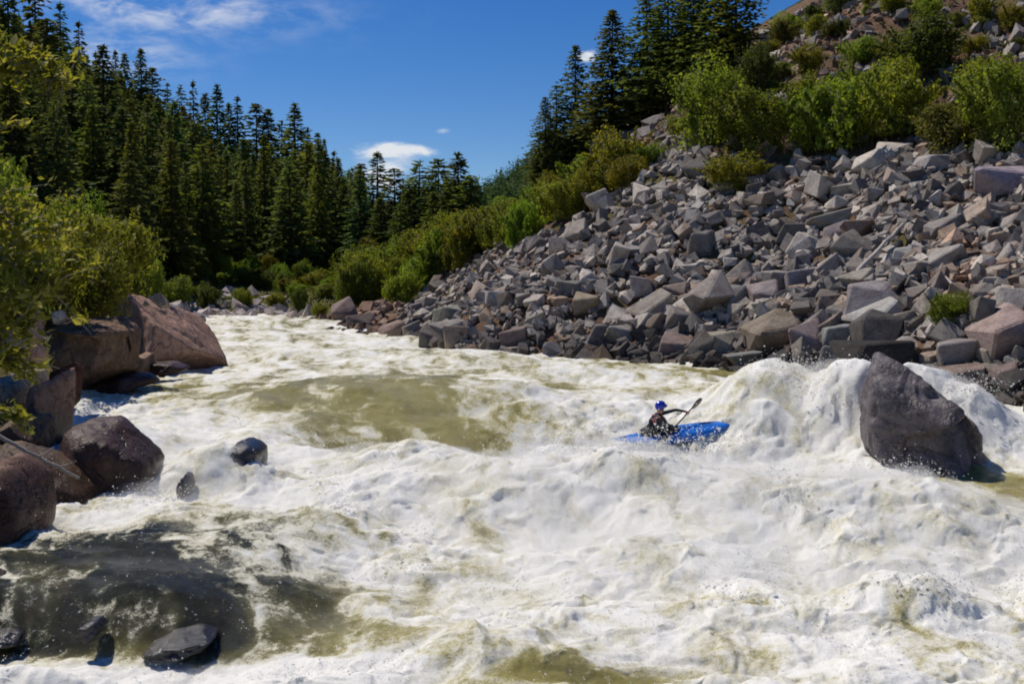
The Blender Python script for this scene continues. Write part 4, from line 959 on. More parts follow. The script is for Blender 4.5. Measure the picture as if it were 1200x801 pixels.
def near_willow():
    """a leaning willow whose trunk stands left of the view; its leafy branches hang into it"""
    r = np.random.default_rng(9); base = np.array([-5.6, 9.2, land(-5.6, 9.2) - .1])
    e = bpy.data.objects.new('willow_tree', None); COL.objects.link(e); e.location = base
    tag(e, 'leaning willow with large pale-tipped leaves hanging in from the left edge', 'tree')
    top = at(-70, 60, 9.2)
    tk = np.array([base, base * .6 + top * .4 + [-.2, 0, 0], top, top + [.15, .1, .7]]) - base
    v, f = tube(tk, [.11, .09, .06, .03], 9); link('trunk', mesh_np('trunk', v, f, M_BARK, True), e)
    LV = []
    def branch(pts, n, spread, r0=.022):
        P = np.array([at(*q) for q in pts]) - base
        t = np.linspace(0, len(P) - 1, 14); Q = np.stack([np.interp(t, np.arange(len(P)), P[:, i]) for i in range(3)], -1) + r.normal(size=(14, 3)) * .012
        v, f = tube(Q, np.linspace(r0, .004, 14), 6); tw = [(v, f)]
        for j in range(n // 14):
            q = Q[int(r.integers(2, 14))]; d = r.normal(size=3) * spread + [.05, 0, .0]; tv, tf = tube(np.array([q, q + d * .5, q + d + [0, 0, -.03]]), [.005, .004, .002], 4); tw.append((tv, tf))
            m = 20; tt = r.random(m)[:, None]; LV.append((q + d * tt + r.normal(size=(m, 3)) * .035, np.tile(d, (m, 1))))
        v, f = join(tw); link('branch', mesh_np('branch', v, f, M_TWIG, True), e)
    branch([(-70, 90, 9.2), (-10, 75, 9.0), (40, 75, 8.8), (86, 100, 8.7)], 330, .14)
    branch([(-70, 60, 9.2), (-20, 62, 9.1), (30, 60, 9.0), (72, 84, 9.0)], 170, .10)
    branch([(-70, 120, 9.2), (-20, 128, 9.0), (8, 150, 9.0)], 110, .10)
    branch([(-70, 290, 9.3), (-10, 300, 9.0), (34, 318, 8.9), (60, 335, 8.9)], 360, .20)
    branch([(-70, 200, 9.3), (-20, 230, 9.0), (22, 262, 9.0)], 260, .20)
    branch([(-70, 330, 9.3), (-20, 350, 9.0), (20, 372, 8.9), (36, 395, 8.9)], 420, .20)
    branch([(-70, 380, 9.3), (-20, 395, 9.0), (12, 420, 9.0)], 300, .15)
    branch([(-60, 470, 9.3), (-20, 480, 9.2), (22, 486, 9.2)], 120, .07)
    branch([(-70, 240, 9.4), (0, 262, 9.3), (44, 290, 9.3), (70, 262, 9.3)], 260, .20)
    P = np.concatenate([a for a, _ in LV]); ax = np.concatenate([b2 / np.linalg.norm(b2, axis=1, keepdims=True) for _, b2 in LV])
    nr = np.tile([[-.1, -.1, 1.0]], (len(P), 1))
    c = link('leaves', leaf_mesh('leaves', P, nr, .046, r, .45, M_WILLOW, .75, ax), e); c.color = (1.45, 1.4, 1.3, 1)
near_willow()

def conifer_meshes(seed, h, rad, whorls, per, droop, kite, bare=.06, irr=.25, roundtop=False, ragged=0.0, pw=.85):
    """fir or pine: drooping boughs built of small needle sprays"""
    r = np.random.default_rng(seed); Q = []
    for i in range(whorls):
        t = bare + (1 - bare) * (i + r.random() * .7) / whorls; z = h * t
        prof = (1 - t) ** (pw if not roundtop else .55) * (.55 + .45 * min(1, (t - bare) / .16 + .35))
        nb = max(3, int(per * (1 - t * .45))); lay = r.uniform(.55, 1.12)
        a0 = r.random() * 6.28
        for j in range(nb):
            if r.random() < ragged + .08: continue
            a = a0 + 6.283 * j / nb + r.normal() * .25; Lb = rad * prof * lay * (1 - irr + 2 * irr * r.random()) + .02 * h * (1 - t) + .01 * h
            dv = r.uniform(.2, 1.5) * (1 - .5 * t); u = np.array([math.cos(a), math.sin(a), 0]); side = np.array([-u[1], u[0], 0]); k = max(2, int(3 + 3 * Lb / rad))
            for q in range(k):
                s = (q + .55) / k; c = u * Lb * s + np.array([0, 0, z + r.normal() * .004 - droop * Lb * s ** 1.6 * dv + .10 * Lb * s ** 4])
                for m in (-1, 0, 1):
                    if m and s < .15: continue
                    d = u + side * m * .85 + r.normal(size=3) * .32 + np.array([0, 0, -.32 * droop]); d /= np.linalg.norm(d)
                    ln = kite * (.7 + .6 * r.random()) * (.65 + .5 * (1 - abs(s - .5))) * (1 - .55 * t); wv = np.cross(d, [0, 0, 1]) + r.normal(size=3) * .75; wv /= np.linalg.norm(wv)
                    Q.append([c - d * ln * .25, c + d * ln * .4 + wv * ln * .30, c + d * ln, c + d * ln * .4 - wv * ln * .30])
    for q in range(5): Q.append([np.array([0, 0, h * 1.0]) + r.normal(size=3) * .01 * h, np.array([.012 * h, 0, h * .96]), np.array([0, 0, h * .93]), np.array([-.012 * h, .008 * h, h * .96])])
    Q = np.array(Q); n = len(Q); sh = np.repeat(r.random(n), 4)
    cr = mesh_np('crown', Q.reshape(-1, 3), np.arange(4 * n).reshape(n, 4), M_CONIFER, False, {'shade': sh})
    v, f = tube(np.array([[0, 0, -.05 * h], [0, 0, h * .4], [0, 0, h * .97]]), [.013 * h, .010 * h, .0015 * h], 7)
    return cr, mesh_np('trunk', v, f, M_BARK, True)
FIRS = [conifer_meshes(200, 1, .17, 46, 9, .55, .044), conifer_meshes(201, 1, .145, 48, 8, .65, .042, irr=.4), conifer_meshes(202, 1, .20, 44, 9, .5, .048, irr=.35),
        conifer_meshes(203, 1, .13, 46, 8, .7, .040, irr=.45, ragged=.10), conifer_meshes(204, 1, .185, 40, 9, .40, .050, bare=.12, irr=.45, roundtop=True), conifer_meshes(205, 1, .16, 34, 8, .35, .054, bare=.20, irr=.55, roundtop=True, ragged=.18),
        conifer_meshes(206, 1, .155, 46, 9, .55, .042, irr=.35)]
BIGFIR = [conifer_meshes(220, 1, .20, 62, 12, .50, .036, bare=.10, irr=.35, pw=.72), conifer_meshes(221, 1, .18, 58, 11, .55, .036, bare=.14, irr=.5, ragged=.12, pw=.7), conifer_meshes(222, 1, .215, 56, 11, .40, .037, bare=.08, irr=.45, roundtop=True, ragged=.08)]
def conifer(kind, loc, h, yaw, label, group, col=(1, 1, 1), wide=1.0):
    e = plant('conifer', kind, loc, h * wide, h, yaw, label, 'conifer', group, col, 'crown', 'trunk'); return e
RG = 'tall firs on the crest of the right slope'
for px_, base, top, Y, k, wide, col, lab in [
 (639, 190, 112, 96, 1, 1.0, (1, 1, 1), 'short ragged fir, lowest of those on the crest, beside the distant ridge'),
 (652, 196, 98, 99, 2, 1.0, (1, 1, 1), 'bushy fir just right of the lowest one on the crest'),
 (674, 198, 52, 98, 1, 1.0, (.9, 1, 1), 'slender dark fir left of the tall pointed one on the crest'),
 (717, 164, 11, 92, 0, 1.15, (1.05, 1.0, .9), 'tall pointed fir with a cone-shaped crown standing free against the sky'),
 (700, 190, 95, 101, 2, .9, (.9, .95, 1), 'fir half hidden behind the tall pointed one'),
 (757, 140, -16, 90, 1, 1.1, (.95, 1, 1), 'tall dark fir right of the free-standing pointed one, top cut by the frame'),
 (782, 120, -30, 88, 2, 1.1, (1.0, 1, .9), 'thick fir crowding the tall dark one, top cut by the frame'),
 (812, 98, -40, 86, 0, 1.15, (1.05, 1.05, .9), 'broad fir above the pale sage bush, top cut by the frame'),
 (838, 70, -60, 84, 1, 1.1, (1, 1, .9), 'fir at the foot of the brown scree, top cut by the frame'),
 (862, 42, -70, 82, 2, 1.0, (1.2, 1.2, .8), 'lighter green fir, rightmost on the crest'),
 (770, 130, 10, 100, 0, 1.0, (.8, .9, 1), 'shaded fir behind the two tall ones'), (800, 110, 0, 98, 1, 1.0, (.8, .9, 1), 'shaded fir behind the broad one'),
]:
    p = at(px_, base, Y); g = land(p[0], p[1]); z0 = min(p[2], float(g)); hh = at(px_, top, Y)[2] - z0
    conifer(BIGFIR[k], (p[0], p[1], z0 - .1), hh, rb.random() * 6.28, lab, RG, col, wide * 1.4)
CG = 'pines closing the valley behind the thicket'
for px_, base, top, Y, k, col, lab in [
 (443, 300, 178, 118, 1, (.9, 1, 1), 'slim pine in front of the white cloud, tallest of the clump closing the valley'), (463, 305, 197, 112, 4, (1, 1, 1), 'round-topped pine beside the slim one in front of the cloud'), (424, 305, 191, 122, 6, (1.4, .9, .8), 'reddish pine left of the slim one in front of the cloud'),
 (492, 295, 188, 116, 5, (1.1, 1.1, .9), 'open-crowned pine with sky showing through, in the middle of the clump'), (514, 290, 186, 114, 4, (1.1, 1.1, .9), 'open pine between the sky-gapped one and the broad one'), (537, 285, 179, 110, 2, (1.05, 1.1, .9), 'broad tall pine at the right end of the clump'), (552, 280, 205, 108, 4, (1.1, 1.15, .9), 'shorter pine at the right flank of the broad tall one'),
 (480, 300, 215, 105, 2, (.9, 1, .9), 'dense dark pine below the open-crowned ones'), (446, 318, 232, 100, 0, (.85, .95, .9), 'dark pine over the vivid light green bush'), (415, 325, 212, 112, 6, (.8, .9, .9), 'dark pine at the left end of the clump'), (400, 335, 208, 120, 0, (.8, .9, .9), 'dark tall pine where the forest meets the clump'), (508, 292, 225, 102, 0, (1, 1.05, .9), 'green pine low in the clump behind the olive bush'), (470, 310, 240, 98, 4, (.9, 1, .8), 'low pine behind the thicket'), (432, 330, 250, 104, 2, (.75, .85, .8), 'shaded pine by the river bend'),
]:
    p = at(px_, base, Y); g = float(land(p[0], p[1])); z0 = min(p[2], g); conifer(FIRS[k], (p[0], p[1], z0), at(px_, top, Y)[2] - z0, rb.random() * 6.28, lab, CG, col, 1.75)

# the wooded hillside on the left
SKY = [(0, -46), (40, -30), (75, 0), (100, 30), (112, 62), (128, 66), (160, 62), (190, 92), (225, 96), (262, 106), (300, 118), (344, 124), (360, 150), (378, 158), (396, 196), (420, 208)]
FG = 'conifers of the forest on the left hillside'
cand = []
r = np.random.default_rng(31)
spots = []
tries = 0
while len(spots) < 1000 and tries < 40000:
    tries += 1
    Yq = 74 * (330 / 74) ** (r.random() ** .9); u = r.uniform(-.60, -.135); Xq = u * Yq; zq = float(land(Xq, Yq)); pxq, pyq, dq = proj(np.array([Xq, Yq, zq])); pxq, pyq = float(pxq[0]), float(pyq[0])
    if zq < 3.2 + .02 * (Yq - 70) or pxq > 425 or pyq < -60: continue
    sk = np.interp(pxq, [a for a, _ in SKY], [b2 for _, b2 in SKY])
    mx = (pyq - sk) / 1287 * Yq * (1 + .03 * r.normal())
    hgt = r.uniform(8.5, 14.5) * (1 if Yq > 100 else .85)
    if pyq < sk + 20: continue
    hgt = min(hgt, mx + 1.0)
    if hgt < 4.5: continue
    if in_poly(np.array([pxq]), np.array([pyq - 4]), [(84, 88), (135, 118), (136, 140), (122, 150), (90, 112)])[0]: continue
    if any((Xq - a) ** 2 + (Yq - b2) ** 2 < (2.5 + .0085 * Yq) ** 2 for a, b2, *_ in spots): continue
    spots.append((Xq, Yq, zq, hgt, pxq, pyq))
# a picked rank along the skyline
for px_, top, Y in [(8, -40, 120), (40, -35, 130), (70, 2, 140), (92, 24, 170), (112, 60, 175), (135, 58, 190), (146, 62, 186), (165, 56, 180), (178, 78, 200), (196, 96, 215), (212, 98, 210), (226, 94, 220), (240, 108, 225), (254, 98, 222), (268, 120, 235), (278, 112, 235), (300, 120, 240), (314, 126, 240), (330, 140, 250), (345, 120, 235), (360, 148, 240), (372, 154, 225), (380, 162, 220), (392, 192, 210), (404, 206, 200)]:
    base = at(px_, top, Y); z0 = float(land(base[0], base[1])); hh = base[2] - z0
    if hh > 17: z0 = max(z0, base[2] - 17) if hh < 21 else z0; hh = base[2] - z0
    if hh > 4: spots.append((base[0], base[1], z0, hh, px_, 330 - (z0 - 3.5) / Y * 1287))
spots = sorted(spots, key=lambda q: -q[3] / q[1])
n_ind = 285
rest = []
for i, (xq, yq, zq, hq, pxq, pyq) in enumerate(spots):
    k = int(r.choice([0, 1, 2, 3, 6, 0, 1, 3, 4, 5])); m = r.random(); topy = pyq - hq / yq * 1287
    if m < .035: col, cw = (1.5, .95, .8), 'reddish brown'
    elif m < .22: col, cw = (1.25, 1.15, .8), 'olive green'
    elif m < .5: col, cw = (.8, .95, 1.05), 'blackish green'
    else: col, cw = (1, 1, 1), 'dark green'
    if i < n_ind:
        shp = ['narrow', 'slender', 'broad', 'thin ragged', 'round-topped', 'open-crowned', 'pointed'][k]
        sk = np.interp(pxq, [a for a, _ in SKY], [b2 for _, b2 in SKY])
        if topy < sk + 14: w_ = 'on the skyline'
        elif pyq > 318: w_ = 'at the forest foot'
        elif pyq > 250: w_ = 'low in the forest'
        else: w_ = 'high in the forest'
        a_ = ' at its left end' if pxq < 70 else (' near the pinkish outcrop' if pxq < 150 else (' left of its middle' if pxq < 250 else (' right of its middle' if pxq < 340 else ' by the river bend')))
        conifer(FIRS[k], (xq, yq, zq - .2), hq, r.random() * 6.28, f'{cw} {shp} conifer {w_}{a_}', FG, col, r.uniform(.95, 1.45))
    else: rest.append((xq, yq, zq, hq, k, col))
def wood(name, label, trees, lod):
    Vs, Fs, sh = [], [], []; off = 0
    for xq, yq, zq, hq, k, col in trees:
        q = MASS[k][int(r.integers(0, 3))]; a = r.random() * 6.28; c, s_ = math.cos(a), math.sin(a)
        v = q[0] @ np.array([[c, s_, 0], [-s_, c, 0], [0, 0, 1]]) * [hq * 1.15, hq * 1.15, hq] + [xq, yq, zq - .2]; Vs.append(v); Fs.append(q[1] + off); off += len(v); sh.append(np.repeat(r.random(), len(v)))
    me = mesh_np(name, np.concatenate(Vs), np.concatenate(Fs), M_CONIFER, False, {'shade': np.concatenate(sh)}); o = link(name, me); o.color = (.9, 1, .95, 1); tag(o, label, None, None, 'stuff')
MASS = {}
for k in range(7):
    src = FIRS[k][0]; a = np.empty(len(src.vertices) * 3, np.float32); src.vertices.foreach_get('co', a); a = a.reshape(-1, 4, 3); MASS[k] = []
    for q in range(3):
        sel = np.random.default_rng(k * 3 + q).permutation(len(a))[:220]; b2 = a[sel]; cc = b2.mean(1, keepdims=True); b2 = cc + (b2 - cc) * 1.8; MASS[k].append((b2.reshape(-1, 3).astype(float), np.arange(880).reshape(220, 4)))
if rest: wood('forest', 'far conifers filling the forest on the left hillside', rest, 0)
# distant ridge wood
far = []
for j in range(2000):
    Yq = r.uniform(500, 960); u = r.uniform(-.10, .10); Xq = u * Yq; zq = float(land(Xq, Yq)); 
    if zq < 20: continue
    far.append((Xq, Yq, zq, r.uniform(8, 15), int(r.integers(7)), (1, 1, 1)))
for k in MASS: MASS[k] = [(q[0][:120], q[1][:30]) for q in MASS[k]]
for k in MASS: MASS[k] = [((q[0].reshape(-1, 4, 3).mean(1, keepdims=True) + (q[0].reshape(-1, 4, 3) - q[0].reshape(-1, 4, 3).mean(1, keepdims=True)) * 2.0).reshape(-1, 3), q[1]) for q in MASS[k]]
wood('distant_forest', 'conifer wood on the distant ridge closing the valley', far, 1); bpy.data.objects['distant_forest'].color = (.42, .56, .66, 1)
# pinkish outcrop in the forest and a fallen snag
for j, (px_, py_, w_, tone, lab) in enumerate([(96, 100, 22, 'pink', 'pinkish rock outcrop showing among the conifers on the left hillside'), (108, 110, 22, 'pink', 'second pinkish outcrop just below the first among the conifers'), (121, 122, 22, 'pink', 'pale cracked outcrop lowest of the rocks among the conifers'), (126, 134, 14, 'pale', 'small pale rock at the foot of the cracked outcrop')]):
    p = at(px_, py_, 165); o = link('outcrop', VAR_ME[j * 5 + 2]); wm = w_ / 1287 * 165; o.location = p; o.scale = (wm * .6, wm * .5, wm * .5); o.rotation_euler = (.2 * j, .5, j * 1.3); o.color = (*TONES[tone], 1); tag(o, lab, 'rock', 'outcrops in the left forest')

def grass():
    r = np.random.default_rng(4); n = 60000
    Y = 22 * (110 / 22) ** r.random(n); u = r.uniform(-.5, .55, n); X = u * Y; Z = land(X, Y); px_, py_, d_ = proj(np.stack([X, Y, Z], -1))
    up = in_poly(px_, py_, [(880, 0), (1210, 0), (1210, 150), (1000, 130), (800, 170), (720, 170)]) & (fbm2(X, Y, .3, 3, 7) > -.1)
    lf = (X < -9) & (Z > 1.8) & (Z < 7)
    k = up | lf; X, Y, Z, up = X[k], Y[k], Z[k], up[k]; n = len(X)
    s = r.uniform(.12, .34, n) * np.where(up, 1.25, 1); a = r.random(n) * 6.28; P = np.stack([X, Y, Z - .03], -1); dx = np.stack([np.cos(a), np.sin(a), 0 * a], -1)
    tip = P + np.stack([r.normal(size=n) * .35 * s, r.normal(size=n) * .35 * s, s], -1)
    V = np.stack([P - dx * (s * .28)[:, None], P + dx * (s * .28)[:, None], tip], 1).reshape(-1, 3)
    col = np.where(up[:, None], [[.27, .175, .080]], [[.13, .13, .035]]) * r.uniform(.55, 1.25, n)[:, None]
    col = np.where((r.random(n) < .25)[:, None], [[.07, .095, .02]], col)
    m, t, b, o = material('dry_grass'); at_ = t.new('ShaderNodeAttribute'); at_.attribute_name = 'tint'; t.l.new(at_.outputs['Color'], b.inputs['Base Color']); b.inputs['Roughness'].default_value = .8
    me = mesh_np('grass', V, np.arange(3 * n).reshape(n, 3), m, False, {'tint': np.repeat(np.concatenate([col, np.ones((n, 1))], 1), 3, 0)})
    tag(link('grass', me), 'dry grass tufts on the bare slope and the far bank', None, None, 'stuff')
grass()

# ------------------------------------------------------------------ kayak, kayaker, paddle
def frame_of(px, py):
    d = ray(px, py); Y = np.linspace(18, 26, 500); P = CAM + d * Y[:, None]; h = water(P[:, 0], P[:, 1], False); k = np.argmax(P[:, 2] < h); return P[k]
KP = at(791, 511, 21.9)
M_BLUE = simple('blue_plastic', (.010, .135, .52), .32, .5, .12, 3)
M_BLACK = simple('black_neoprene', (.014, .014, .017), .7, .3, .3, 30)
M_DRY = simple('black_dry_top', (.016, .016, .020), .55, .35, .4, 14)
M_RED = simple('red_webbing', (.50, .035, .03), .6, .3, .2, 10)
M_GREY = simple('grey_panel', (.30, .30, .31), .7, .3, .2, 20)
M_WHITE = simple('white_patch', (.72, .72, .70), .6, .3, .1, 20)
M_HELM = simple('blue_helmet_shell', (.012, .030, .36), .25, .5, .1, 4)
M_SKIN = simple('skin', (.42, .20, .125), .5, .35, .1, 20)
M_CARBON = simple('black_carbon', (.012, .012, .013), .3, .5, .2, 30)
KYAW = 13
KM = Matrix.Translation(Vector(KP)) @ Matrix.Rotation(math.radians(13), 4, 'Z') @ Matrix.Rotation(math.radians(-5.5), 4, 'Y') @ Matrix.Rotation(math.radians(9), 4, 'X')
def kayak():
    e = bpy.data.objects.new('kayak', None); COL.objects.link(e); e.matrix_world = KM
    tag(e, 'bright blue whitewater kayak half buried in foam below the drop', 'kayak')
    L_ = 2.55; ns, nr = 41, 24
    xs = np.linspace(-L_ / 2, L_ / 2, ns); V = []
    for x in xs:
        q = 2 * x / L_; wd = .33 * (1 - abs(q) ** 2.6) ** .75 + .012; keel = -.10 + .22 * abs(q) ** 2.3; deck = .145 + .05 * max(0, q) * (1 - q) + .02 * (1 - q * q) + .015 * abs(q) ** 3 - (.06 * max(0, -q))
        mid = keel + (deck - keel) * .52
        for j in range(nr):
            a = 2 * math.pi * j / nr; ca, sa = math.cos(a), math.sin(a); ex = .75
            y = wd * math.copysign(abs(ca) ** ex, ca); z = mid + ((deck - mid) if sa > 0 else (mid - keel)) * math.copysign(abs(sa) ** .85, sa)
            V.append((x, y, z))
    f = [(i * nr + j, i * nr + (j + 1) % nr, (i + 1) * nr + (j + 1) % nr, (i + 1) * nr + j) for i in range(ns - 1) for j in range(nr)]
    me = mesh_np('hull', np.array(V), np.array(f), M_BLUE, True); link('hull', me, e)
    t = np.linspace(0, 2 * math.pi, 37); rim = np.stack([-.33 + .40 * np.cos(t), .235 * np.sin(t), .178 + .015 * np.cos(t)], -1)
    v, f = tube(rim, [.018] * 37, 8); link('cockpit_rim', mesh_np('cockpit_rim', v, f, M_BLACK, True), e)
    # spray deck: a skirt rising from the rim to the waist
    Vv = []
    for k, (s_, z) in enumerate([(1.0, .165), (1.02, .198), (.8, .225), (.6, .27), (.47, .34), (.44, .40)]):
        for a in np.linspace(0, 2 * math.pi, 28, endpoint=False): Vv.append((-.33 - .06 * (1 - s_) + .40 * s_ * math.cos(a), .235 * s_ * math.sin(a), z + .012 * math.sin(3 * a)))
    ff = [(i * 28 + j, i * 28 + (j + 1) % 28, (i + 1) * 28 + (j + 1) % 28, (i + 1) * 28 + j) for i in range(5) for j in range(28)]
    link('spray_deck', mesh_np('spray_deck', np.array(Vv), np.array(ff), M_BLACK, True), e)
    def top(x):
        q = 2 * x / L_; return .145 + .05 * max(0, q) * (1 - q) + .02 * (1 - q * q) + .015 * abs(q) ** 3 - .06 * max(0, -q)
    for x in (-1.10, 1.08):
        lp = np.array([[x - .07, 0, top(x) - .02], [x - .05, 0, top(x) + .03], [x + .05, 0, top(x) + .03], [x + .07, 0, top(x) - .02]]); v, f = tube(lp, [.012] * 4, 6); link('grab_handle', mesh_np('grab_handle', v, f, M_BLACK, True), e)
    for x, ln in ((.62, .34),):            # dark deck panels
        for sgn in (-1, 1):
            b = np.array([[x - ln / 2, sgn * .05, .0], [x + ln / 2, sgn * .04, .0]])
            v, f = tube(np.array([[x - ln / 2, sgn * .10, top(x - ln / 2) - .006], [x, sgn * .10, top(x) - .006], [x + ln / 2, sgn * .07, top(x + ln / 2) - .006]]), [.010, .012, .010], 6); link('deck_line', mesh_np('deck_line', v, f, M_BLACK, True), e)
kayak()

def skin(name, pts, edges, radii, root=0, sub=2):
    me = bpy.data.meshes.new(name); me.from_pydata([tuple(p) for p in pts], edges, []); o = bpy.data.objects.new(name, me); COL.objects.link(o)
    md = o.modifiers.new('skin', 'SKIN'); md.use_smooth_shade = True; ss = o.modifiers.new('sub', 'SUBSURF'); ss.levels = sub; ss.render_levels = sub
    for i, rr in enumerate(radii):
        sv = me.skin_vertices[0].data[i]; sv.radius = rr if isinstance(rr, tuple) else (rr, rr); sv.use_root = (i == root)
    dg = bpy.context.evaluated_depsgraph_get(); ev = o.evaluated_get(dg); out = bpy.data.meshes.new_from_object(ev, depsgraph=dg)
    bpy.data.objects.remove(o); bpy.data.meshes.remove(me); out.name = name
    for p in out.polygons: p.use_smooth = True
    return out
PM = KM @ Matrix.Translation((-.22, 0, -.07)) @ Matrix.Scale(.9, 4)
HAND_R = np.array([.02, -.31, .31]); HAND_L = np.array([.62, .14, .54])
def kayaker():
    S0 = np.array([-.20, 0, 0])
    pts = [(-.20, 0, .06), (-.20, 0, .22), (-.17, 0, .38), (-.145, 0, .52), (-.13, 0, .61), (-.105, 0, .68), (-.085, 0, .745), (-.075, 0, .83),   # 0-7 pelvis..crown
           (-.14, -.17, .575), (-.12, -.34, .40), (-.045, -.345, .315),      # 8-10 right arm
           (-.10, .17, .585), (.12, .25, .575), (.36, .20, .625),         # 11-13 left arm
           (-.02, -.13, .10), (.35, -.17, .14), (-.02, .13, .10), (.35, .17, .14)]  # thighs inside the boat
    rad = [(.15, .12), (.155, .115), (.165, .12), (.175, .115), (.10, .085), (.060, .058), (.078, .088), (.070, .082), .066, .050, .038, .066, .050, .037, .085, .06, .085, .06]
    ed = [(0, 1), (1, 2), (2, 3), (3, 4), (4, 5), (5, 6), (6, 7), (3, 8), (8, 9), (9, 10), (3, 11), (11, 12), (12, 13), (0, 14), (14, 15), (0, 16), (16, 17)]
    def hand(parent, h, fwd, grip):
        """palm, four bent fingers of unequal length and a thumb closing round the shaft"""
        fwd = np.array(fwd, float); fwd /= np.linalg.norm(fwd); g = np.array(grip, float); g /= np.linalg.norm(g); nn = np.cross(fwd, g); nn /= np.linalg.norm(nn)
        wr = len(pts); pts.append(tuple(h - fwd * .070 + nn * .022)); rad.append(.026); ed.append((parent, wr))
        pm = len(pts); pts.append(tuple(h - fwd * .022 + nn * .026)); rad.append((.036, .017)); ed.append((wr, pm))
        for q, (off, ln) in enumerate([(-.030, .9), (-.010, 1.0), (.010, .96), (.029, .78)]):
            a = len(pts); pts.append(tuple(h + g * off + fwd * .026 * ln + nn * .012)); rad.append(.010); ed.append((pm, a))
            pts.append(tuple(h + g * off + fwd * .024 * ln - nn * .020)); rad.append(.009); ed.append((a, a + 1))
            pts.append(tuple(h + g * off - fwd * .004 - nn * .026)); rad.append(.008); ed.append((a + 1, a + 2))
        a = len(pts); pts.append(tuple(h - fwd * .030 - g * .034 + nn * .004)); rad.append(.011); ed.append((pm, a)); pts.append(tuple(h - fwd * .010 - g * .030 - nn * .022)); rad.append(.009); ed.append((a, a + 1))
    shaft = HAND_L - HAND_R
    hand(10, HAND_R, HAND_R - np.array([-.045, -.345, .315]) + [.02, .03, 0], shaft); hand(13, HAND_L, HAND_L - np.array([.36, .20, .625]), shaft)
    body = skin('person', pts, ed, rad, 0, 2)
    # shape the face: brow, nose, chin, mouth, looking forward along the bow
    for v in body.vertices:
        c = v.co
        if c.z > .69 and abs(c.y) < .1:
            dx = c.x + .08
            if dx > .03:
                nose = math.exp(-(c.y / .016) ** 2 - ((c.z - .765) / .018) ** 2); c.x += .030 * nose
                chin = math.exp(-(c.y / .03) ** 2 - ((c.z - .705) / .018) ** 2); c.x += .016 * chin
                for sg in (-1, 1): c.x -= .012 * math.exp(-((c.y - sg * .030) / .014) ** 2 - ((c.z - .785) / .012) ** 2)
    for m in (M_DRY, M_SKIN): body.materials.append(m)
    for p in body.polygons:
        c = p.center; hnd = min((Vector(HAND_R) - c).length, (Vector(HAND_L) - c).length) < .078
        p.material_index = 1 if (hnd or c.z > .675) else 0
    o = link('person', body); o.matrix_world = PM
    tag(o, 'person in a black dry top and blue helmet reaching forward with a paddle', 'person')
    # eyes, mouth and ears
    def ball(name, c, s, mat):
        v, f = ico(2); link(name, mesh_np(name, v * s + c, f, mat, True), o)
    for sg in (-1, 1):
        ball('eye', (-.004, sg * .030, .785), np.array([.008, .011, .008]), M_WHITE); ball('ear', (-.085, sg * .082, .775), np.array([.016, .008, .026]), M_SKIN)
    ball('mouth', (.006, 0, .728), np.array([.006, .022, .005]), M_RED)
    # helmet: shell with a short peak, shaped over ears
    v, f = ico(4); v = v.copy(); keep = (v[:, 2] > -.28 - .35 * (v[:, 0] < .2) * (np.abs(v[:, 1]) > .0)); fk = f[keep[f].all(1)]
    s = v * np.array([.125, .105, .118]); s = s + v * (.006 * np.cos(8 * np.arctan2(v[:, 1], v[:, 0])) * np.clip(v[:, 2], 0, 1))[:, None]
    pk = np.exp(-((v[:, 2] + .05) / .18) ** 2) * np.clip(v[:, 0] - .45, 0, 1); s[:, 0] += .085 * pk
    used = np.unique(fk); rm = np.full(len(v), -1); rm[used] = np.arange(len(used))
    hm = link('helmet', mesh_np('helmet', s[used] + np.array([-.080, 0, .825]), rm[fk], M_HELM, True), o)
    v2, f2 = tube(np.array([[-.07, -.100, .79], [-.05, -.085, .72], [-.02, 0, .690], [-.05, .085, .72], [-.07, .100, .79]]), [.008] * 5, 6); link('chin_strap', mesh_np('chin_strap', v2, f2, M_BLACK, True), hm)
    # buoyancy vest: shaped panels round the chest with shoulder straps, red trim and a pale patch
    n = 28; Vv = []
    for z, a_, b2 in [(.30, .150, .185), (.36, .172, .205), (.44, .180, .212), (.52, .170, .205), (.575, .13, .15)]:
        for t in np.linspace(0, 2 * math.pi, n, endpoint=False): Vv.append((-.165 + (z - .3) * .12 + a_ * math.cos(t), b2 * math.sin(t), z))
    ff = [(i * n + j, i * n + (j + 1) % n, (i + 1) * n + (j + 1) % n, (i + 1) * n + j) for i in range(4) for j in range(n)]
    ves = link('life_vest', mesh_np('life_vest', np.array(Vv), np.array(ff), M_DRY, True), o)
    for sg in (-1, 1):
        v2, f2 = tube(np.array([[-.02, sg * .10, .46], [-.03, sg * .105, .56], [-.10, sg * .11, .64], [-.22, sg * .11, .60], [-.30, sg * .11, .50]]), [.016] * 5, 6); link('strap', mesh_np('strap', v2, f2, M_RED, True), ves)
    v2, f2 = tube(np.array([[-.16, -.203, .335], [-.02, -.150, .335], [.02, 0, .335], [-.02, .15, .335], [-.16, .203, .335]]), [.013] * 5, 6); link('waist_belt', mesh_np('waist_belt', v2, f2, M_RED, True), ves)
    def pad(name, c, d, nr, mat):
        v, f = ico(3); q = np.sign(v) * np.abs(v) ** .45; link(name, mesh_np(name, q * d + c, f, mat, True), ves)
    pad('pocket', (.012, -.07, .45), np.array([.018, .06, .055]), 0, M_GREY); pad('patch', (-.10, -.200, .47), np.array([.03, .010, .035]), 0, M_WHITE)
kayaker()
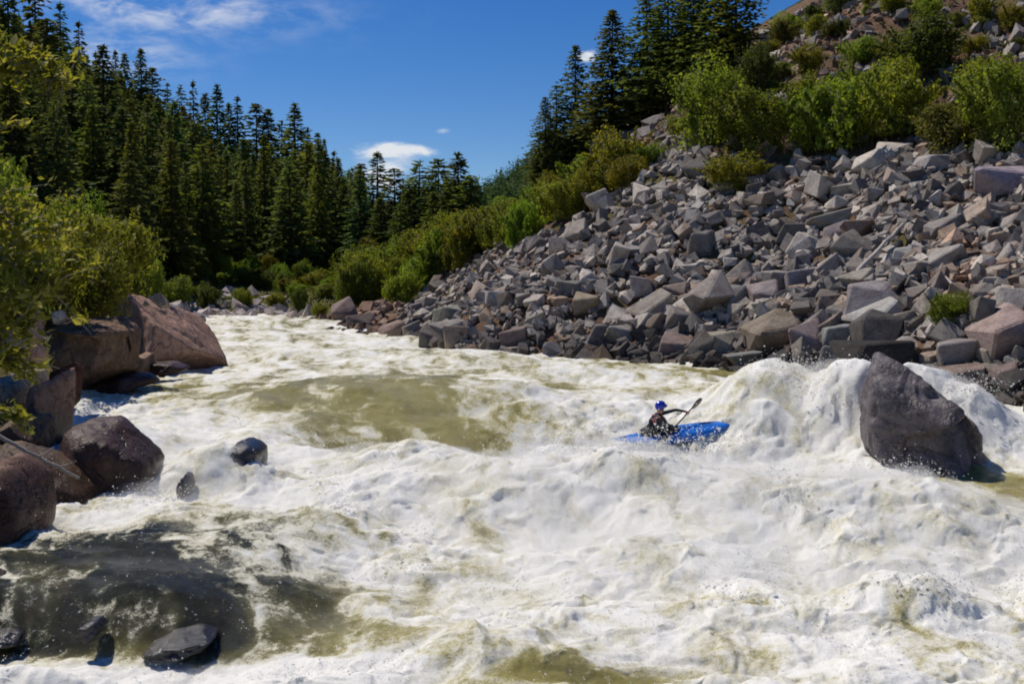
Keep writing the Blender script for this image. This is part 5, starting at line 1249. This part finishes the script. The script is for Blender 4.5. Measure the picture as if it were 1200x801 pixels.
def paddle():
    a, b2 = HAND_R.copy(), HAND_L.copy(); d = (b2 - a) / np.linalg.norm(b2 - a); c = (a + b2) / 2; e = bpy.data.objects.new('paddle', None); COL.objects.link(e); e.matrix_world = PM
    tag(e, 'black double-bladed paddle held across the kayaker with its far blade raised', 'paddle')
    half = .98; v, f = tube(np.array([c - d * (half - .38), c, c + d * (half - .38)]), [.0155] * 3, 10); link('shaft', mesh_np('shaft', v, f, M_CARBON, True), e)
    for sg, rollv in ((1, np.array([.25, -.1, 1.0])), (-1, np.array([.3, 1.0, .2]))):
        ax = d * sg; w1 = rollv - ax * (rollv @ ax); w1 /= np.linalg.norm(w1); nn = np.cross(ax, w1); Vv = []
        prof = [(0, .018), (.06, .035), (.14, .075), (.24, .096), (.34, .092), (.41, .07), (.45, .02)]
        for s_, wd in prof:
            ctr = c + ax * (half - .44 + s_) + nn * (.10 * (s_ / .45) ** 2 * .35)
            for q in (-1, -.5, 0, .5, 1): Vv.append(ctr + w1 * wd * q + nn * (.010 * (1 - q * q)))
        nf = len(Vv); Vv += [p - nn * .008 for p in Vv]
        ff = []
        for i in range(len(prof) - 1):
            for j in range(4):
                q = i * 5 + j; ff += [(q, q + 1, q + 6, q + 5), (nf + q, nf + q + 5, nf + q + 6, nf + q + 1)]
            ff += [(i * 5, i * 5 + 5, nf + i * 5 + 5, nf + i * 5), (i * 5 + 4, nf + i * 5 + 4, nf + i * 5 + 9, i * 5 + 9)]
        link('blade', mesh_np('blade', np.array(Vv), np.array(ff), M_CARBON, True), e)
paddle()

# where look and place still leave a few alike, say which one by its order along the bank
def settle_labels():
    ordw = ['leftmost', 'second from left', 'third from left', 'fourth from left', 'fifth from left', 'sixth from left', 'seventh from left', 'eighth from left', 'ninth from left', 'tenth from left', 'eleventh from left', 'twelfth from left', 'thirteenth from left', 'fourteenth from left']
    by = {}
    for o in bpy.data.objects:
        if o.get('label') and o.get('category'): by.setdefault(o['label'], []).append(o)
    for lab, os_ in by.items():
        if len(os_) < 2: continue
        os_.sort(key=lambda o: float(proj(np.array(o.matrix_world.translation if o.parent is None and o.matrix_world.translation.length > .01 else o.location))[0][0]))
        for k, o in enumerate(os_):
            o['label'] = lab + ', ' + (ordw[k] if k < len(os_) - 1 or len(os_) > 14 else 'rightmost') if k < 14 else lab
bpy.context.view_layer.update()
settle_labels()
